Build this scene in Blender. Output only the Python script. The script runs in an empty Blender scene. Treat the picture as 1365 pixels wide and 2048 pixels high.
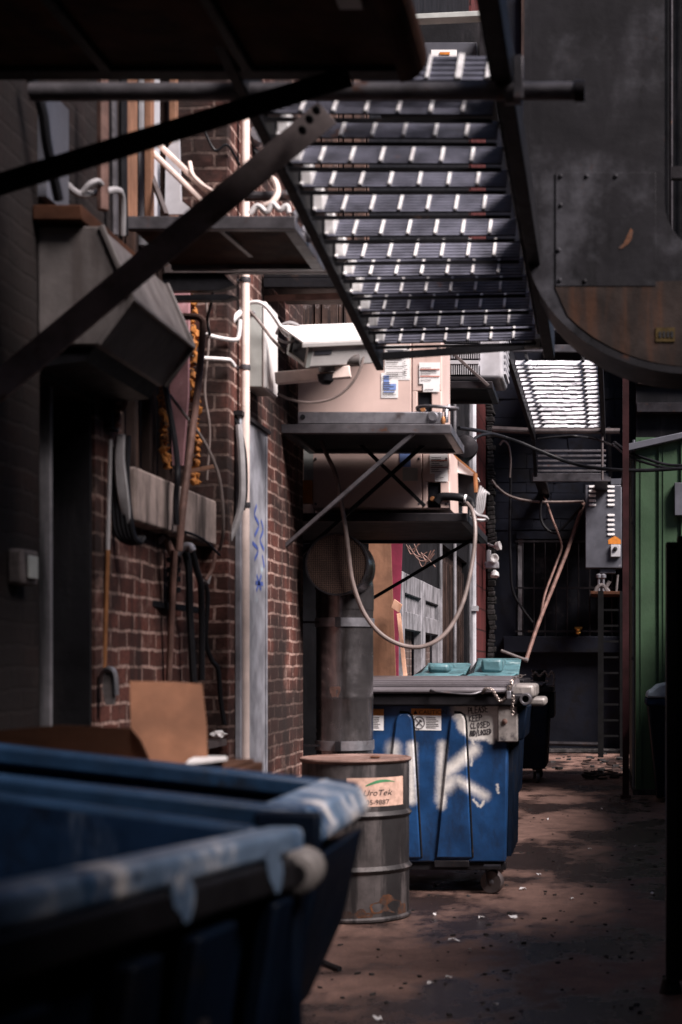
import bpy, bmesh, math, random
from mathutils import Vector, noise
random.seed(7)
R = math.radians
scene = bpy.context.scene

# ------------------------------------------------------------------ camera, world, sun, exposure
F = 3200.0            # focal length in photo pixels (photo is 1365 x 2048)
VPX, VPY = 1195.0, 1330.0
CAMZ = 1.38
cam_d = bpy.data.cameras.new("camera")
cam = bpy.data.objects.new("camera", cam_d)
scene.collection.objects.link(cam)
cam.location = (0, 0, CAMZ)
cam.rotation_euler = (R(90), 0, 0)
cam_d.sensor_fit = 'VERTICAL'
cam_d.sensor_height = 36.0
cam_d.lens = F * 36.0 / 2048.0
cam_d.shift_x = -(VPX - 682.5) / 2048.0
cam_d.shift_y = (VPY - 1024.0) / 2048.0
cam_d.clip_start = 0.05
cam_d.clip_end = 400
cam_d.dof.use_dof = True
cam_d.dof.focus_distance = 14.0
cam_d.dof.aperture_fstop = cam_d.lens / 18.0
scene.camera = cam

SUN_DIR = Vector((0.57, -0.36, 0.75)).normalized()     # towards the sun: behind us, to the right
world = bpy.data.worlds.new("World")
scene.world = world
world.use_nodes = True
wn = world.node_tree
sky = wn.nodes.new('ShaderNodeTexSky')
sky.sky_type = 'NISHITA'
sky.sun_disc = False
sky.sun_elevation = math.asin(SUN_DIR.z)
sky.sun_rotation = math.atan2(SUN_DIR.x, SUN_DIR.y)
sky.dust_density = 0.6
sky.air_density = 0.55
bg = wn.nodes['Background']
bg.inputs['Strength'].default_value = 0.05
wn.links.new(sky.outputs[0], bg.inputs['Color'])

sun_d = bpy.data.lights.new("sun", 'SUN')
sun_d.energy = 5.0
sun_d.angle = R(26)
sun_d.color = (1.0, 0.89, 0.86)
sun = bpy.data.objects.new("sun", sun_d)
scene.collection.objects.link(sun)
sun.rotation_euler = SUN_DIR.to_track_quat('Z', 'Y').to_euler()

scene.view_settings.view_transform = 'Standard'
scene.view_settings.look = 'None'
scene.view_settings.exposure = 1.08
scene.view_settings.gamma = 1.0

# ------------------------------------------------------------------ helpers
C = scene.collection

def P(px, py, Y):
    """a point seen at photo pixel (px, py) that stands Y metres down the alley"""
    return Vector(((px - VPX) * Y / F, Y, CAMZ - (py - VPY) * Y / F))

def smooth(pts, k=6):
    pts = [Vector(p) for p in pts]
    if len(pts) < 3:
        return pts
    out = []
    e = [pts[0] * 2 - pts[1]] + pts + [pts[-1] * 2 - pts[-2]]
    for i in range(1, len(e) - 2):
        a, b, c, d = e[i - 1], e[i], e[i + 1], e[i + 2]
        for j in range(k):
            t = j / k
            out.append(0.5 * ((2 * b) + (c - a) * t + (2 * a - 5 * b + 4 * c - d) * t * t + (3 * b - a - 3 * c + d) * t ** 3))
    out.append(pts[-1])
    return out

class MB:
    def __init__(self):
        self.v, self.f, self.m, self.mi = [], [], [], 0
    def face(self, idx):
        self.f.append(tuple(idx)); self.m.append(self.mi)
    def add(self, pts, faces):
        n = len(self.v)
        self.v += [Vector(p) for p in pts]
        for f in faces:
            self.face([n + i for i in f])
        return self
    def box(self, x0, x1, y0, y1, z0, z1):
        p = [(x, y, z) for z in (z0, z1) for y in (y0, y1) for x in (x0, x1)]
        return self.add(p, [(0, 2, 3, 1), (4, 5, 7, 6), (0, 1, 5, 4), (2, 6, 7, 3), (0, 4, 6, 2), (1, 3, 7, 5)])
    def obb(self, c, a, b, n):
        c, a, b, n = map(Vector, (c, a, b, n))
        p = [c + a * i + b * j + n * k for k in (-1, 1) for j in (-1, 1) for i in (-1, 1)]
        return self.add(p, [(0, 2, 3, 1), (4, 5, 7, 6), (0, 1, 5, 4), (2, 6, 7, 3), (0, 4, 6, 2), (1, 3, 7, 5)])
    def bar(self, p0, p1, w, h, up=(0, 0, 1)):
        p0, p1, up = Vector(p0), Vector(p1), Vector(up)
        d = (p1 - p0); L = d.length; d.normalize()
        s = d.cross(up)
        if s.length < 1e-4:
            s = d.cross(Vector((0, 1, 0)))
        s.normalize(); u = s.cross(d).normalized()
        return self.obb((p0 + p1) / 2, d * L / 2, s * w / 2, u * h / 2)
    def tube(self, pts, r, n=10, cap=True):
        pts = [Vector(p) for p in pts]
        rs = r if isinstance(r, (list, tuple)) else [r] * len(pts)
        t0 = (pts[1] - pts[0]).normalized()
        ref = Vector((0, 0, 1)) if abs(t0.z) < 0.9 else Vector((1, 0, 0))
        s = t0.cross(ref).normalized()
        base = len(self.v)
        for i, p in enumerate(pts):
            t = (pts[min(i + 1, len(pts) - 1)] - pts[max(i - 1, 0)]).normalized()
            s = (s - t * s.dot(t)).normalized()
            u = t.cross(s)
            for k in range(n):
                a = 2 * math.pi * k / n
                self.v.append(p + (s * math.cos(a) + u * math.sin(a)) * rs[i])
        for i in range(len(pts) - 1):
            for k in range(n):
                a, b = base + i * n + k, base + i * n + (k + 1) % n
                self.face((a, b, b + n, a + n))
        if cap:
            self.face([base + k for k in range(n)][::-1])
            e = base + (len(pts) - 1) * n
            self.face([e + k for k in range(n)])
        return self
    def prism(self, poly, vec):
        poly = [Vector(p) for p in poly]; vec = Vector(vec); n = len(poly)
        fs = [tuple(range(n))[::-1], tuple(range(n, 2 * n))]
        fs += [(i, (i + 1) % n, (i + 1) % n + n, i + n) for i in range(n)]
        return self.add(poly + [p + vec for p in poly], fs)
    def quad(self, *pts):
        return self.add(pts, [tuple(range(len(pts)))])
    def lathe(self, prof, c, axis=(0, 0, 1), n=36, caps=True):
        ax = Vector(axis).normalized()
        s = ax.cross(Vector((0, 1, 0)) if abs(ax.y) < 0.9 else Vector((1, 0, 0))).normalized()
        u = ax.cross(s); c = Vector(c); base = len(self.v)
        for r, z in prof:
            for k in range(n):
                a = 2 * math.pi * k / n
                self.v.append(c + ax * z + (s * math.cos(a) + u * math.sin(a)) * r)
        for i in range(len(prof) - 1):
            for k in range(n):
                a, b = base + i * n + k, base + i * n + (k + 1) % n
                self.face((a, b, b + n, a + n))
        if caps:
            self.face([base + k for k in range(n)][::-1])
            e = base + (len(prof) - 1) * n
            self.face([e + k for k in range(n)])
        return self
    def torus_link(self, c, a, b, L, w, r, n=12, m=6):
        """an oval chain link: a long axis, b short axis"""
        c, a, b = Vector(c), Vector(a).normalized(), Vector(b).normalized()
        pts = [c + a * (L * math.cos(t)) + b * (w * math.sin(t)) for t in [2 * math.pi * i / n for i in range(n + 1)]]
        return self.tube(pts, r, m, cap=False)
    def build(self, name, mats, parent=None, loc=None, bevel=0.0, sharp=35, wobble=0.0):
        off = Vector(loc) if loc is not None else (OFF.get(parent.name, Vector((0, 0, 0))) if parent else Vector((0, 0, 0)))
        me = bpy.data.meshes.new(name)
        vs = self.v
        if wobble:
            vs = [v + noise.noise_vector(v * 3.0) * wobble for v in vs]
        me.from_pydata([v - off for v in vs], [], self.f)
        mats = mats if isinstance(mats, (list, tuple)) else [mats]
        for m in mats:
            me.materials.append(m)
        for p, k in zip(me.polygons, self.m):
            p.material_index = k
        bm = bmesh.new(); bm.from_mesh(me)
        bmesh.ops.recalc_face_normals(bm, faces=bm.faces)
        bm.to_mesh(me); bm.free()
        me.polygons.foreach_set('use_smooth', [True] * len(me.polygons))
        me.set_sharp_from_angle(angle=R(sharp))
        o = bpy.data.objects.new(name, me); C.objects.link(o)
        if parent:
            o.parent = parent
            OFF[o.name] = off
        else:
            o.location = off
            OFF[o.name] = off
        if bevel:
            b = o.modifiers.new('bevel', 'BEVEL'); b.width = bevel; b.segments = 2
            b.limit_method = 'ANGLE'; b.angle_limit = R(40)
        return o

def _split(self, name, mats, parent, **kw):
    """one part per loose piece"""
    par = list(range(len(self.v)))
    def find(a):
        while par[a] != a:
            par[a] = par[par[a]]; a = par[a]
        return a
    for f in self.f:
        for i in f[1:]: par[find(i)] = find(f[0])
    groups = {}
    for k, f in enumerate(self.f): groups.setdefault(find(f[0]), []).append(k)
    for ks in groups.values():
        m = MB(); used = {}
        for k in ks:
            for i in self.f[k]:
                if i not in used: used[i] = len(m.v); m.v.append(self.v[i])
            m.f.append(tuple(used[i] for i in self.f[k])); m.m.append(self.m[k])
        o = m.build(name, mats, parent, **kw)
    return o
MB.split = _split

OFF = {}

def thing(name, label, cat, loc, group=None):
    o = bpy.data.objects.new(name, None); C.objects.link(o)
    o.empty_display_size = 0.1
    o.location = loc; OFF[o.name] = Vector(loc)
    o['label'] = label; o['category'] = cat
    if group: o['group'] = group
    return o

def tag(o, label, cat, group=None):
    o['label'] = label; o['category'] = cat
    if group: o['group'] = group
    return o

def structure(o):
    o['kind'] = 'structure'
    return o

# ------------------------------------------------------------------ materials
def nodes_of(name):
    m = bpy.data.materials.new(name); m.use_nodes = True
    nt = m.node_tree
    return m, nt, nt.nodes['Principled BSDF']

def rgb(c): return (c[0], c[1], c[2], 1.0)

def n_noise(nt, co, scale, detail=5, rough=0.6, stretch=None):
    if stretch:
        mp = nt.nodes.new('ShaderNodeMapping'); mp.inputs['Scale'].default_value = stretch
        nt.links.new(co, mp.inputs['Vector']); co = mp.outputs[0]
    n = nt.nodes.new('ShaderNodeTexNoise')
    n.inputs['Scale'].default_value = scale; n.inputs['Detail'].default_value = detail
    n.inputs['Roughness'].default_value = rough
    nt.links.new(co, n.inputs['Vector'])
    return n.outputs['Fac']

def n_ramp(nt, fac, a, b):
    n = nt.nodes.new('ShaderNodeMapRange'); n.interpolation_type = 'SMOOTHSTEP'
    n.inputs['From Min'].default_value = a; n.inputs['From Max'].default_value = b
    nt.links.new(fac, n.inputs['Value'])
    return n.outputs['Result']

def n_mix(nt, fac, a, b):
    n = nt.nodes.new('ShaderNodeMix'); n.data_type = 'RGBA'
    if isinstance(fac, (int, float)): n.inputs[0].default_value = fac
    else: nt.links.new(fac, n.inputs[0])
    for i, s in ((6, a), (7, b)):
        if isinstance(s, (tuple, list)): n.inputs[i].default_value = rgb(s)
        else: nt.links.new(s, n.inputs[i])
    return n.outputs[2]

def n_math(nt, op, a, b=None, clamp=False):
    n = nt.nodes.new('ShaderNodeMath'); n.operation = op; n.use_clamp = clamp
    for i, s in ((0, a), (1, b)):
        if s is None: continue
        if isinstance(s, (int, float)): n.inputs[i].default_value = s
        else: nt.links.new(s, n.inputs[i])
    return n.outputs[0]

def n_bump(nt, bsdf, h, strength, dist=0.01):
    b = nt.nodes.new('ShaderNodeBump'); b.inputs['Strength'].default_value = strength
    b.inputs['Distance'].default_value = dist
    nt.links.new(h, b.inputs['Height']); nt.links.new(b.outputs[0], bsdf.inputs['Normal'])

def mat(name, base, rough=0.6, metal=0.0, var=0.3, scale=5, spots=None, streaks=None, bump=0.25, bscale=30, spec=0.4):
    """base colour with mottling; spots / streaks = (colour, low, high, scale) patches of dirt, rust or wear"""
    m, nt, bs = nodes_of(name)
    co = nt.nodes.new('ShaderNodeTexCoord').outputs['Object']
    n1 = n_noise(nt, co, scale)
    lo = tuple(c * (1 - var) for c in base); hi = tuple(min(1, c * (1 + var)) for c in base)
    col = n_mix(nt, n_ramp(nt, n1, 0.3, 0.7), lo, hi)
    rsum = None
    if streaks:
        c, a, b, sc = streaks
        col = n_mix(nt, n_ramp(nt, n_noise(nt, co, sc, 6, 0.65, (1, 1, 0.12)), a, b), col, c)
    if spots:
        for c, a, b, sc in (spots if isinstance(spots, list) else [spots]):
            f = n_ramp(nt, n_noise(nt, co, sc, 8, 0.68), a, b)
            col = n_mix(nt, f, col, c)
    nt.links.new(col, bs.inputs['Base Color'])
    rr = nt.nodes.new('ShaderNodeMapRange')
    rr.inputs['To Min'].default_value = max(0.05, rough - 0.15); rr.inputs['To Max'].default_value = min(1, rough + 0.15)
    nt.links.new(n_noise(nt, co, scale * 3), rr.inputs['Value'])
    nt.links.new(rr.outputs[0], bs.inputs['Roughness'])
    bs.inputs['Metallic'].default_value = metal
    bs.inputs['Specular IOR Level'].default_value = spec if max(base) > 0.06 else min(spec, 0.12)
    if bump:
        n_bump(nt, bs, n_noise(nt, co, bscale, 6, 0.7), bump, 0.006)
    return m

def brick_mat(name, c1, c2, mortar, soot=(0.012, 0.010, 0.010), soot_lo=0.42, soot_hi=0.75, bw=0.205, bh=0.0695, ms=0.0075, rough=0.85):
    m, nt, bs = nodes_of(name)
    co = nt.nodes.new('ShaderNodeTexCoord').outputs['Object']
    sp = nt.nodes.new('ShaderNodeSeparateXYZ'); nt.links.new(co, sp.inputs[0])
    u = n_math(nt, 'ADD', sp.outputs[0], sp.outputs[1])
    cb = nt.nodes.new('ShaderNodeCombineXYZ')
    wob = n_noise(nt, co, 6, 4)
    nt.links.new(n_math(nt, 'ADD', u, n_math(nt, 'MULTIPLY', wob, 0.03)), cb.inputs[0])
    nt.links.new(n_math(nt, 'ADD', sp.outputs[2], n_math(nt, 'MULTIPLY', wob, 0.034)), cb.inputs[1])
    br = nt.nodes.new('ShaderNodeTexBrick')
    br.inputs['Scale'].default_value = 1.0
    br.inputs['Brick Width'].default_value = bw; br.inputs['Row Height'].default_value = bh
    br.inputs['Mortar Size'].default_value = ms; br.inputs['Mortar Smooth'].default_value = 0.25
    br.inputs['Bias'].default_value = -0.1
    br.inputs['Color1'].default_value = rgb(c1); br.inputs['Color2'].default_value = rgb(c2)
    br.inputs['Mortar'].default_value = rgb(mortar)
    nt.links.new(cb.outputs[0], br.inputs['Vector'])
    grain = n_noise(nt, co, 45, 6, 0.7)
    col = n_mix(nt, n_ramp(nt, grain, 0.4, 0.72), br.outputs['Color'], tuple(c * 0.35 for c in c1))
    so = n_ramp(nt, n_noise(nt, co, 1.3, 7, 0.66), soot_lo, soot_hi)
    col = n_mix(nt, n_math(nt, 'MULTIPLY', so, 0.85), col, soot)
    st = n_ramp(nt, n_noise(nt, co, 4.5, 7, 0.7, (1, 1, 0.14)), 0.46, 0.68)
    col = n_mix(nt, n_math(nt, 'MULTIPLY', st, 0.75), col, soot)
    pat = n_ramp(nt, n_noise(nt, co, 3.2, 6, 0.7), 0.55, 0.72)
    col = n_mix(nt, n_math(nt, 'MULTIPLY', pat, 0.35), col, mortar)
    nt.links.new(col, bs.inputs['Base Color'])
    bs.inputs['Roughness'].default_value = rough
    bs.inputs['Specular IOR Level'].default_value = 0.2
    h = n_math(nt, 'SUBTRACT', n_math(nt, 'MULTIPLY', grain, 0.35), br.outputs['Fac'])
    n_bump(nt, bs, h, 0.7, 0.012)
    return m

def spray_mat(name, base, strokes, paint, var, rough, dirt):
    """painted steel with sprayed strokes: capsules ((x0,z0),(x1,z1),radius,softness) in the object's own x-z plane"""
    m, nt, bs = nodes_of(name)
    co = nt.nodes.new('ShaderNodeTexCoord').outputs['Object']
    n1 = n_noise(nt, co, 4, 6)
    col = n_mix(nt, n_ramp(nt, n1, 0.3, 0.7), tuple(c * (1 - var) for c in base), tuple(c * (1 + var) for c in base))
    dn = n_ramp(nt, n_noise(nt, co, 3.5, 8, 0.72, (1, 1, 0.4)), 0.47, 0.70)
    col = n_mix(nt, n_math(nt, 'MULTIPLY', dn, 0.8), col, dirt)
    flat = nt.nodes.new('ShaderNodeVectorMath'); flat.operation = 'MULTIPLY'
    flat.inputs[1].default_value = (1, 0, 1); nt.links.new(co, flat.inputs[0])
    mask = None
    grit = n_math(nt, 'MULTIPLY', n_math(nt, 'SUBTRACT', n_noise(nt, co, 60, 4, 0.8), 0.5), 0.035)
    for (a, b, r, sft) in strokes:
        A, B = Vector((a[0], 0, a[1])), Vector((b[0], 0, b[1])); ab = B - A
        pa = nt.nodes.new('ShaderNodeVectorMath'); pa.operation = 'SUBTRACT'
        nt.links.new(flat.outputs[0], pa.inputs[0]); pa.inputs[1].default_value = A
        dt = nt.nodes.new('ShaderNodeVectorMath'); dt.operation = 'DOT_PRODUCT'
        nt.links.new(pa.outputs[0], dt.inputs[0]); dt.inputs[1].default_value = ab / max(ab.length_squared, 1e-6)
        t = n_math(nt, 'MAXIMUM', n_math(nt, 'MINIMUM', dt.outputs['Value'], 1.0), 0.0)
        sc = nt.nodes.new('ShaderNodeVectorMath'); sc.operation = 'SCALE'
        sc.inputs[0].default_value = ab; nt.links.new(t, sc.inputs['Scale'])
        df = nt.nodes.new('ShaderNodeVectorMath'); df.operation = 'SUBTRACT'
        nt.links.new(pa.outputs[0], df.inputs[0]); nt.links.new(sc.outputs[0], df.inputs[1])
        ln = nt.nodes.new('ShaderNodeVectorMath'); ln.operation = 'LENGTH'; nt.links.new(df.outputs[0], ln.inputs[0])
        d = n_math(nt, 'ADD', ln.outputs['Value'], grit)
        f = n_math(nt, 'SUBTRACT', 1.0, n_ramp(nt, d, r - sft, r + sft))
        mask = f if mask is None else n_math(nt, 'MAXIMUM', mask, f)
    if mask is not None:
        pc = n_mix(nt, n_ramp(nt, n_noise(nt, co, 12, 6), 0.35, 0.7), tuple(c * 0.7 for c in paint), paint)
        col = n_mix(nt, n_math(nt, 'MULTIPLY', mask, 0.95), col, pc)
    nt.links.new(col, bs.inputs['Base Color'])
    bs.inputs['Roughness'].default_value = rough
    n_bump(nt, bs, n_noise(nt, co, 14, 5, 0.6), 0.2, 0.01)
    return m

M = {}
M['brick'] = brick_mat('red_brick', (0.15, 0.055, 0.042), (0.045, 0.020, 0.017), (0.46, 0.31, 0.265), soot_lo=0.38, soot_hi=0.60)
M['brick_dark'] = brick_mat('sooty_shade_brick', (0.026, 0.013, 0.011), (0.015, 0.009, 0.009), (0.040, 0.029, 0.027), soot_lo=0.3, soot_hi=0.6)  # shade of the near wall put into its colour; plain dark brick elsewhere
M['brick_grey'] = brick_mat('grey_brown_brick', (0.15, 0.10, 0.085), (0.09, 0.065, 0.06), (0.20, 0.16, 0.15))
M['redblock'] = brick_mat('red_painted_block', (0.13, 0.030, 0.030), (0.10, 0.026, 0.026), (0.02, 0.008, 0.008), bw=0.6, bh=0.32, ms=0.012, soot_lo=0.5, soot_hi=0.9)
M['farwall'] = mat('black_blue_painted_masonry', (0.0075, 0.009, 0.0155), 0.6, var=0.6, scale=1.1, spots=[((0.006, 0.006, 0.008), 0.45, 0.62, 2.2), ((0.07, 0.075, 0.095), 0.67, 0.76, 3.0)], bump=0.9, bscale=5)
M['rubble'] = mat('flaking_stone_edge', (0.04, 0.037, 0.038), 0.9, var=0.7, scale=9, spots=((0.02, 0.02, 0.02), 0.45, 0.55, 14), bump=1.0, bscale=10)
M['blackpaint'] = mat('black_painted_steel', (0.009, 0.009, 0.011), 0.5, 0.0, var=0.4, scale=7, spots=((0.05, 0.03, 0.022), 0.6, 0.75, 9), bump=0.3)
M['blackwall'] = mat('black_painted_boards', (0.010, 0.010, 0.012), 0.7, var=0.4, scale=3, streaks=((0.03, 0.027, 0.03), 0.5, 0.75, 7), bump=0.4)
M['darksteel'] = mat('dark_grey_steel', (0.025, 0.023, 0.026), 0.5, 0.5, var=0.3, scale=6, spots=((0.07, 0.04, 0.028), 0.58, 0.75, 8), bump=0.3)
M['bracesteel'] = mat('brown_grey_flat_bar', (0.085, 0.07, 0.07), 0.5, 0.2, var=0.3, scale=8, spots=((0.09, 0.05, 0.035), 0.58, 0.72, 12), bump=0.3)
M['strut'] = mat('bare_flat_bar', (0.24, 0.20, 0.20), 0.5, 0.1, var=0.3, scale=8, spots=((0.12, 0.07, 0.05), 0.56, 0.7, 12), bump=0.3)
M['flatblack'] = mat('flat_black_iron', (0.003, 0.003, 0.0035), 0.8, 0.0, var=0.4, scale=7, bump=0.2)
M['edgesteel'] = mat('worn_grey_angle_iron', (0.10, 0.095, 0.105), 0.42, 0.4, var=0.35, scale=8, spots=((0.12, 0.055, 0.035), 0.58, 0.72, 10), bump=0.3)
M['rustsheet'] = mat('rusty_brown_sheet', (0.060, 0.025, 0.014), 0.75, 0.1, var=0.45, scale=4, spots=((0.02, 0.011, 0.009), 0.5, 0.7, 5), bump=0.4)
M['galv'] = mat('galvanised_sheet', (0.30, 0.30, 0.33), 0.38, 0.75, var=0.25, scale=10, spots=((0.12, 0.10, 0.10), 0.58, 0.75, 6), bump=0.15)
M['duct'] = mat('dull_grey_duct_sheet', (0.014, 0.0135, 0.016), 0.5, 0.0, var=0.3, scale=3, spots=[((0.055, 0.055, 0.064), 0.48, 0.72, 2.5), ((0.045, 0.018, 0.010), 0.62, 0.74, 6)], streaks=((0.006, 0.006, 0.007), 0.5, 0.7, 5), bump=0.3, bscale=14)
M['ductrust'] = mat('rusting_duct_elbow', (0.022, 0.016, 0.0145), 0.6, 0.0, var=0.5, scale=4, streaks=((0.055, 0.024, 0.013), 0.45, 0.75, 9), bump=0.3)
M['hood'] = mat('grey_hood_metal', (0.12, 0.108, 0.107), 0.5, 0.0, var=0.25, scale=5, streaks=((0.06, 0.05, 0.048), 0.46, 0.72, 7), spots=((0.10, 0.055, 0.035), 0.66, 0.74, 11), bump=0.3)
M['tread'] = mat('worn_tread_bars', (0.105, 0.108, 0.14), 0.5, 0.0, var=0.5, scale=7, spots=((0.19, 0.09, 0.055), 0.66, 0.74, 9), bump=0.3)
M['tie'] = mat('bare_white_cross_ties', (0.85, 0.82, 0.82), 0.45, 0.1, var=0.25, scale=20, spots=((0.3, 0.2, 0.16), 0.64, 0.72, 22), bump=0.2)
M['wettread'] = mat('wet_sheen_white_treads', (0.66, 0.66, 0.70), 0.2, 0.1, var=0.4, scale=6, spots=((0.06, 0.06, 0.07), 0.6, 0.66, 10), bump=0.6, bscale=16)  # light caught by the wet treads is put into the pale base colour
M['tan'] = mat('tan_cabinet_enamel', (0.66, 0.50, 0.45), 0.4, 0.0, var=0.10, scale=3, streaks=((0.42, 0.30, 0.26), 0.6, 0.85, 5), bump=0.06)
M['white'] = mat('white_enamel', (0.78, 0.76, 0.75), 0.4, 0.0, var=0.1, scale=8, spots=((0.45, 0.38, 0.34), 0.66, 0.8, 8), bump=0.1)
M['offwhite'] = mat('greyed_white_paint', (0.42, 0.44, 0.42), 0.5, 0.0, var=0.15, scale=6, spots=((0.2, 0.18, 0.17), 0.62, 0.78, 9), bump=0.15)
M['condenser'] = mat('pale_condenser_enamel', (0.50, 0.50, 0.53), 0.4, 0.1, var=0.15, scale=6, bump=0.1)
M['labelwhite'] = mat('sky_glint_white', (0.85, 0.84, 0.84), 0.5, var=0.06, scale=12, bump=0.03)
M['blueprint'] = mat('pale_blue_print', (0.20, 0.30, 0.62), 0.5, var=0.1, bump=0)
M['redprint'] = mat('red_print_line', (0.55, 0.18, 0.13), 0.5, var=0.1, bump=0)
M['orange'] = mat('orange_label', (0.55, 0.19, 0.03), 0.5, var=0.2, scale=20, bump=0.05)
M['foam'] = mat('orange_sealing_foam', (0.40, 0.15, 0.03), 0.75, var=0.4, scale=14, spots=((0.05, 0.025, 0.015), 0.48, 0.6, 18), bump=0.8, bscale=20)
M['ink'] = mat('black_ink', (0.02, 0.02, 0.022), 0.6, var=0.2, bump=0)
M['inkfaint'] = mat('faded_grey_ink', (0.09, 0.08, 0.085), 0.7, var=0.5, scale=30, bump=0)
M['bluemarker'] = mat('blue_marker', (0.06, 0.10, 0.33), 0.6, var=0.3, scale=30, bump=0)
M['pinkpole'] = mat('pale_painted_pole', (0.80, 0.66, 0.60), 0.45, 0.0, var=0.12, scale=9, spots=((0.45, 0.30, 0.25), 0.62, 0.74, 14), bump=0.2)
M['coversheet'] = mat('grey_blue_cover_sheet', (0.28, 0.285, 0.32), 0.5, 0.05, var=0.35, scale=6, spots=[((0.45, 0.60, 0.68), 0.6, 0.74, 5)], streaks=((0.16, 0.14, 0.15), 0.52, 0.75, 9), bump=0.2)
M['stone'] = mat('weathered_stone_sill', (0.27, 0.215, 0.195), 0.8, var=0.3, scale=7, streaks=((0.05, 0.038, 0.034), 0.45, 0.66, 9), bump=0.4)
M['wood'] = mat('bare_brown_wood', (0.22, 0.11, 0.065), 0.7, var=0.35, scale=4, streaks=((0.15, 0.07, 0.04), 0.45, 0.75, 16), bump=0.3)
M['palewood'] = mat('pale_new_wood', (0.62, 0.36, 0.25), 0.6, var=0.2, scale=5, streaks=((0.4, 0.2, 0.12), 0.5, 0.8, 20), bump=0.2)
M['greywood'] = mat('weathered_grey_wood', (0.19, 0.185, 0.20), 0.75, var=0.4, scale=5, streaks=((0.05, 0.05, 0.055), 0.45, 0.7, 14), spots=((0.25, 0.10, 0.05), 0.68, 0.75, 9), bump=0.5)
M['darkwood'] = mat('dark_stained_boards', (0.030, 0.020, 0.018), 0.75, var=0.5, scale=3, streaks=((0.075, 0.045, 0.035), 0.5, 0.72, 12), bump=0.4)
M['sidingwood'] = mat('mixed_brown_boards', (0.13, 0.08, 0.065), 0.75, var=0.6, scale=2.5, streaks=((0.03, 0.022, 0.022), 0.45, 0.62, 12), spots=((0.26, 0.22, 0.22), 0.64, 0.72, 3), bump=0.4)
M['maroon'] = mat('maroon_painted_board', (0.20, 0.022, 0.05), 0.6, var=0.25, scale=6, spots=((0.05, 0.015, 0.02), 0.62, 0.72, 18), bump=0.2)
M['pinkboard'] = mat('pink_grey_insulation_board', (0.42, 0.22, 0.24), 0.7, var=0.35, scale=6, spots=((0.55, 0.50, 0.50), 0.55, 0.65, 6), bump=0.3)
M['cardboard'] = mat('tan_cardboard', (0.22, 0.10, 0.055), 0.8, var=0.3, scale=5, spots=((0.22, 0.10, 0.05), 0.55, 0.72, 5), bump=0.3)
M['cardboard_wet'] = mat('brown_soaked_cardboard', (0.075, 0.032, 0.017), 0.7, var=0.3, scale=4, bump=0.2)
M['rustpole'] = mat('brown_rusty_pipe', (0.15, 0.085, 0.07), 0.65, 0.2, var=0.4, scale=10, bump=0.4)
M['redpost'] = mat('dull_red_painted_post', (0.026, 0.009, 0.010), 0.6, var=0.35, scale=5, bump=0.2)
M['blackrubber'] = mat('black_rubber_cable', (0.012, 0.012, 0.014), 0.4, var=0.3, bump=0.1)
M['greycable'] = mat('grey_plastic_cable', (0.33, 0.32, 0.33), 0.4, var=0.2, scale=10, bump=0.1)
M['whitecable'] = mat('white_plastic_cable', (0.72, 0.70, 0.70), 0.4, var=0.15, scale=10, bump=0.1)
M['hose'] = mat('brown_grey_hose', (0.17, 0.135, 0.125), 0.45, var=0.3, scale=8, bump=0.1)
M['coppery'] = mat('copper_coated_pipe', (0.35, 0.16, 0.07), 0.45, 0.5, var=0.3, scale=10, bump=0.2)
M['flue'] = mat('stained_steel_flue', (0.24, 0.225, 0.235), 0.22, 0.9, var=0.3, scale=5, streaks=((0.075, 0.055, 0.05), 0.48, 0.72, 9), bump=0.15)
M['barrel'] = mat('grey_brown_drum_steel', (0.075, 0.065, 0.065), 0.6, 0.1, var=0.4, scale=6, streaks=((0.017, 0.015, 0.016), 0.46, 0.6, 6), spots=((0.16, 0.06, 0.025), 0.68, 0.76, 9), bump=0.3)
M['barrellid'] = mat('rusty_pink_drum_lid', (0.20, 0.125, 0.105), 0.6, 0.2, var=0.3, scale=8, spots=((0.13, 0.06, 0.04), 0.5, 0.66, 9), bump=0.3)
M['rust'] = mat('orange_rust', (0.10, 0.036, 0.013), 0.85, var=0.5, scale=14, spots=((0.045, 0.03, 0.026), 0.42, 0.6, 12), bump=0.5)
M['tanlabel'] = mat('sun_faded_tan_label', (0.52, 0.34, 0.27), 0.6, var=0.2, scale=25, spots=((0.25, 0.15, 0.12), 0.6, 0.7, 40), bump=0.05)
M['green'] = mat('green_print', (0.05, 0.20, 0.09), 0.5, var=0.2, bump=0)
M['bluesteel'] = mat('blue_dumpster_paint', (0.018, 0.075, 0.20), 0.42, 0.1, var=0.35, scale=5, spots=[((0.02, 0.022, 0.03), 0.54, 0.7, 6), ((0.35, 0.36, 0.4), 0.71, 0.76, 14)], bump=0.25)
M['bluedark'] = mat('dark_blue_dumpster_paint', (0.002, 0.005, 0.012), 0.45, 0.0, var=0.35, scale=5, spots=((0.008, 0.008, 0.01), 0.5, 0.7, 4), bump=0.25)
M['wornrim'] = mat('worn_pale_blue_rim', (0.13, 0.19, 0.28), 0.36, 0.1, var=0.35, scale=5, spots=[((0.02, 0.06, 0.13), 0.50, 0.62, 4), ((0.72, 0.67, 0.64), 0.50, 0.66, 5), ((0.02, 0.02, 0.025), 0.62, 0.68, 16)], bump=0.25)
M['rimblue'] = mat('worn_blue_rim', (0.010, 0.028, 0.062), 0.36, 0.1, var=0.4, scale=5, spots=[((0.30, 0.34, 0.40), 0.60, 0.76, 5), ((0.01, 0.015, 0.025), 0.6, 0.7, 6)], bump=0.25)
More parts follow.
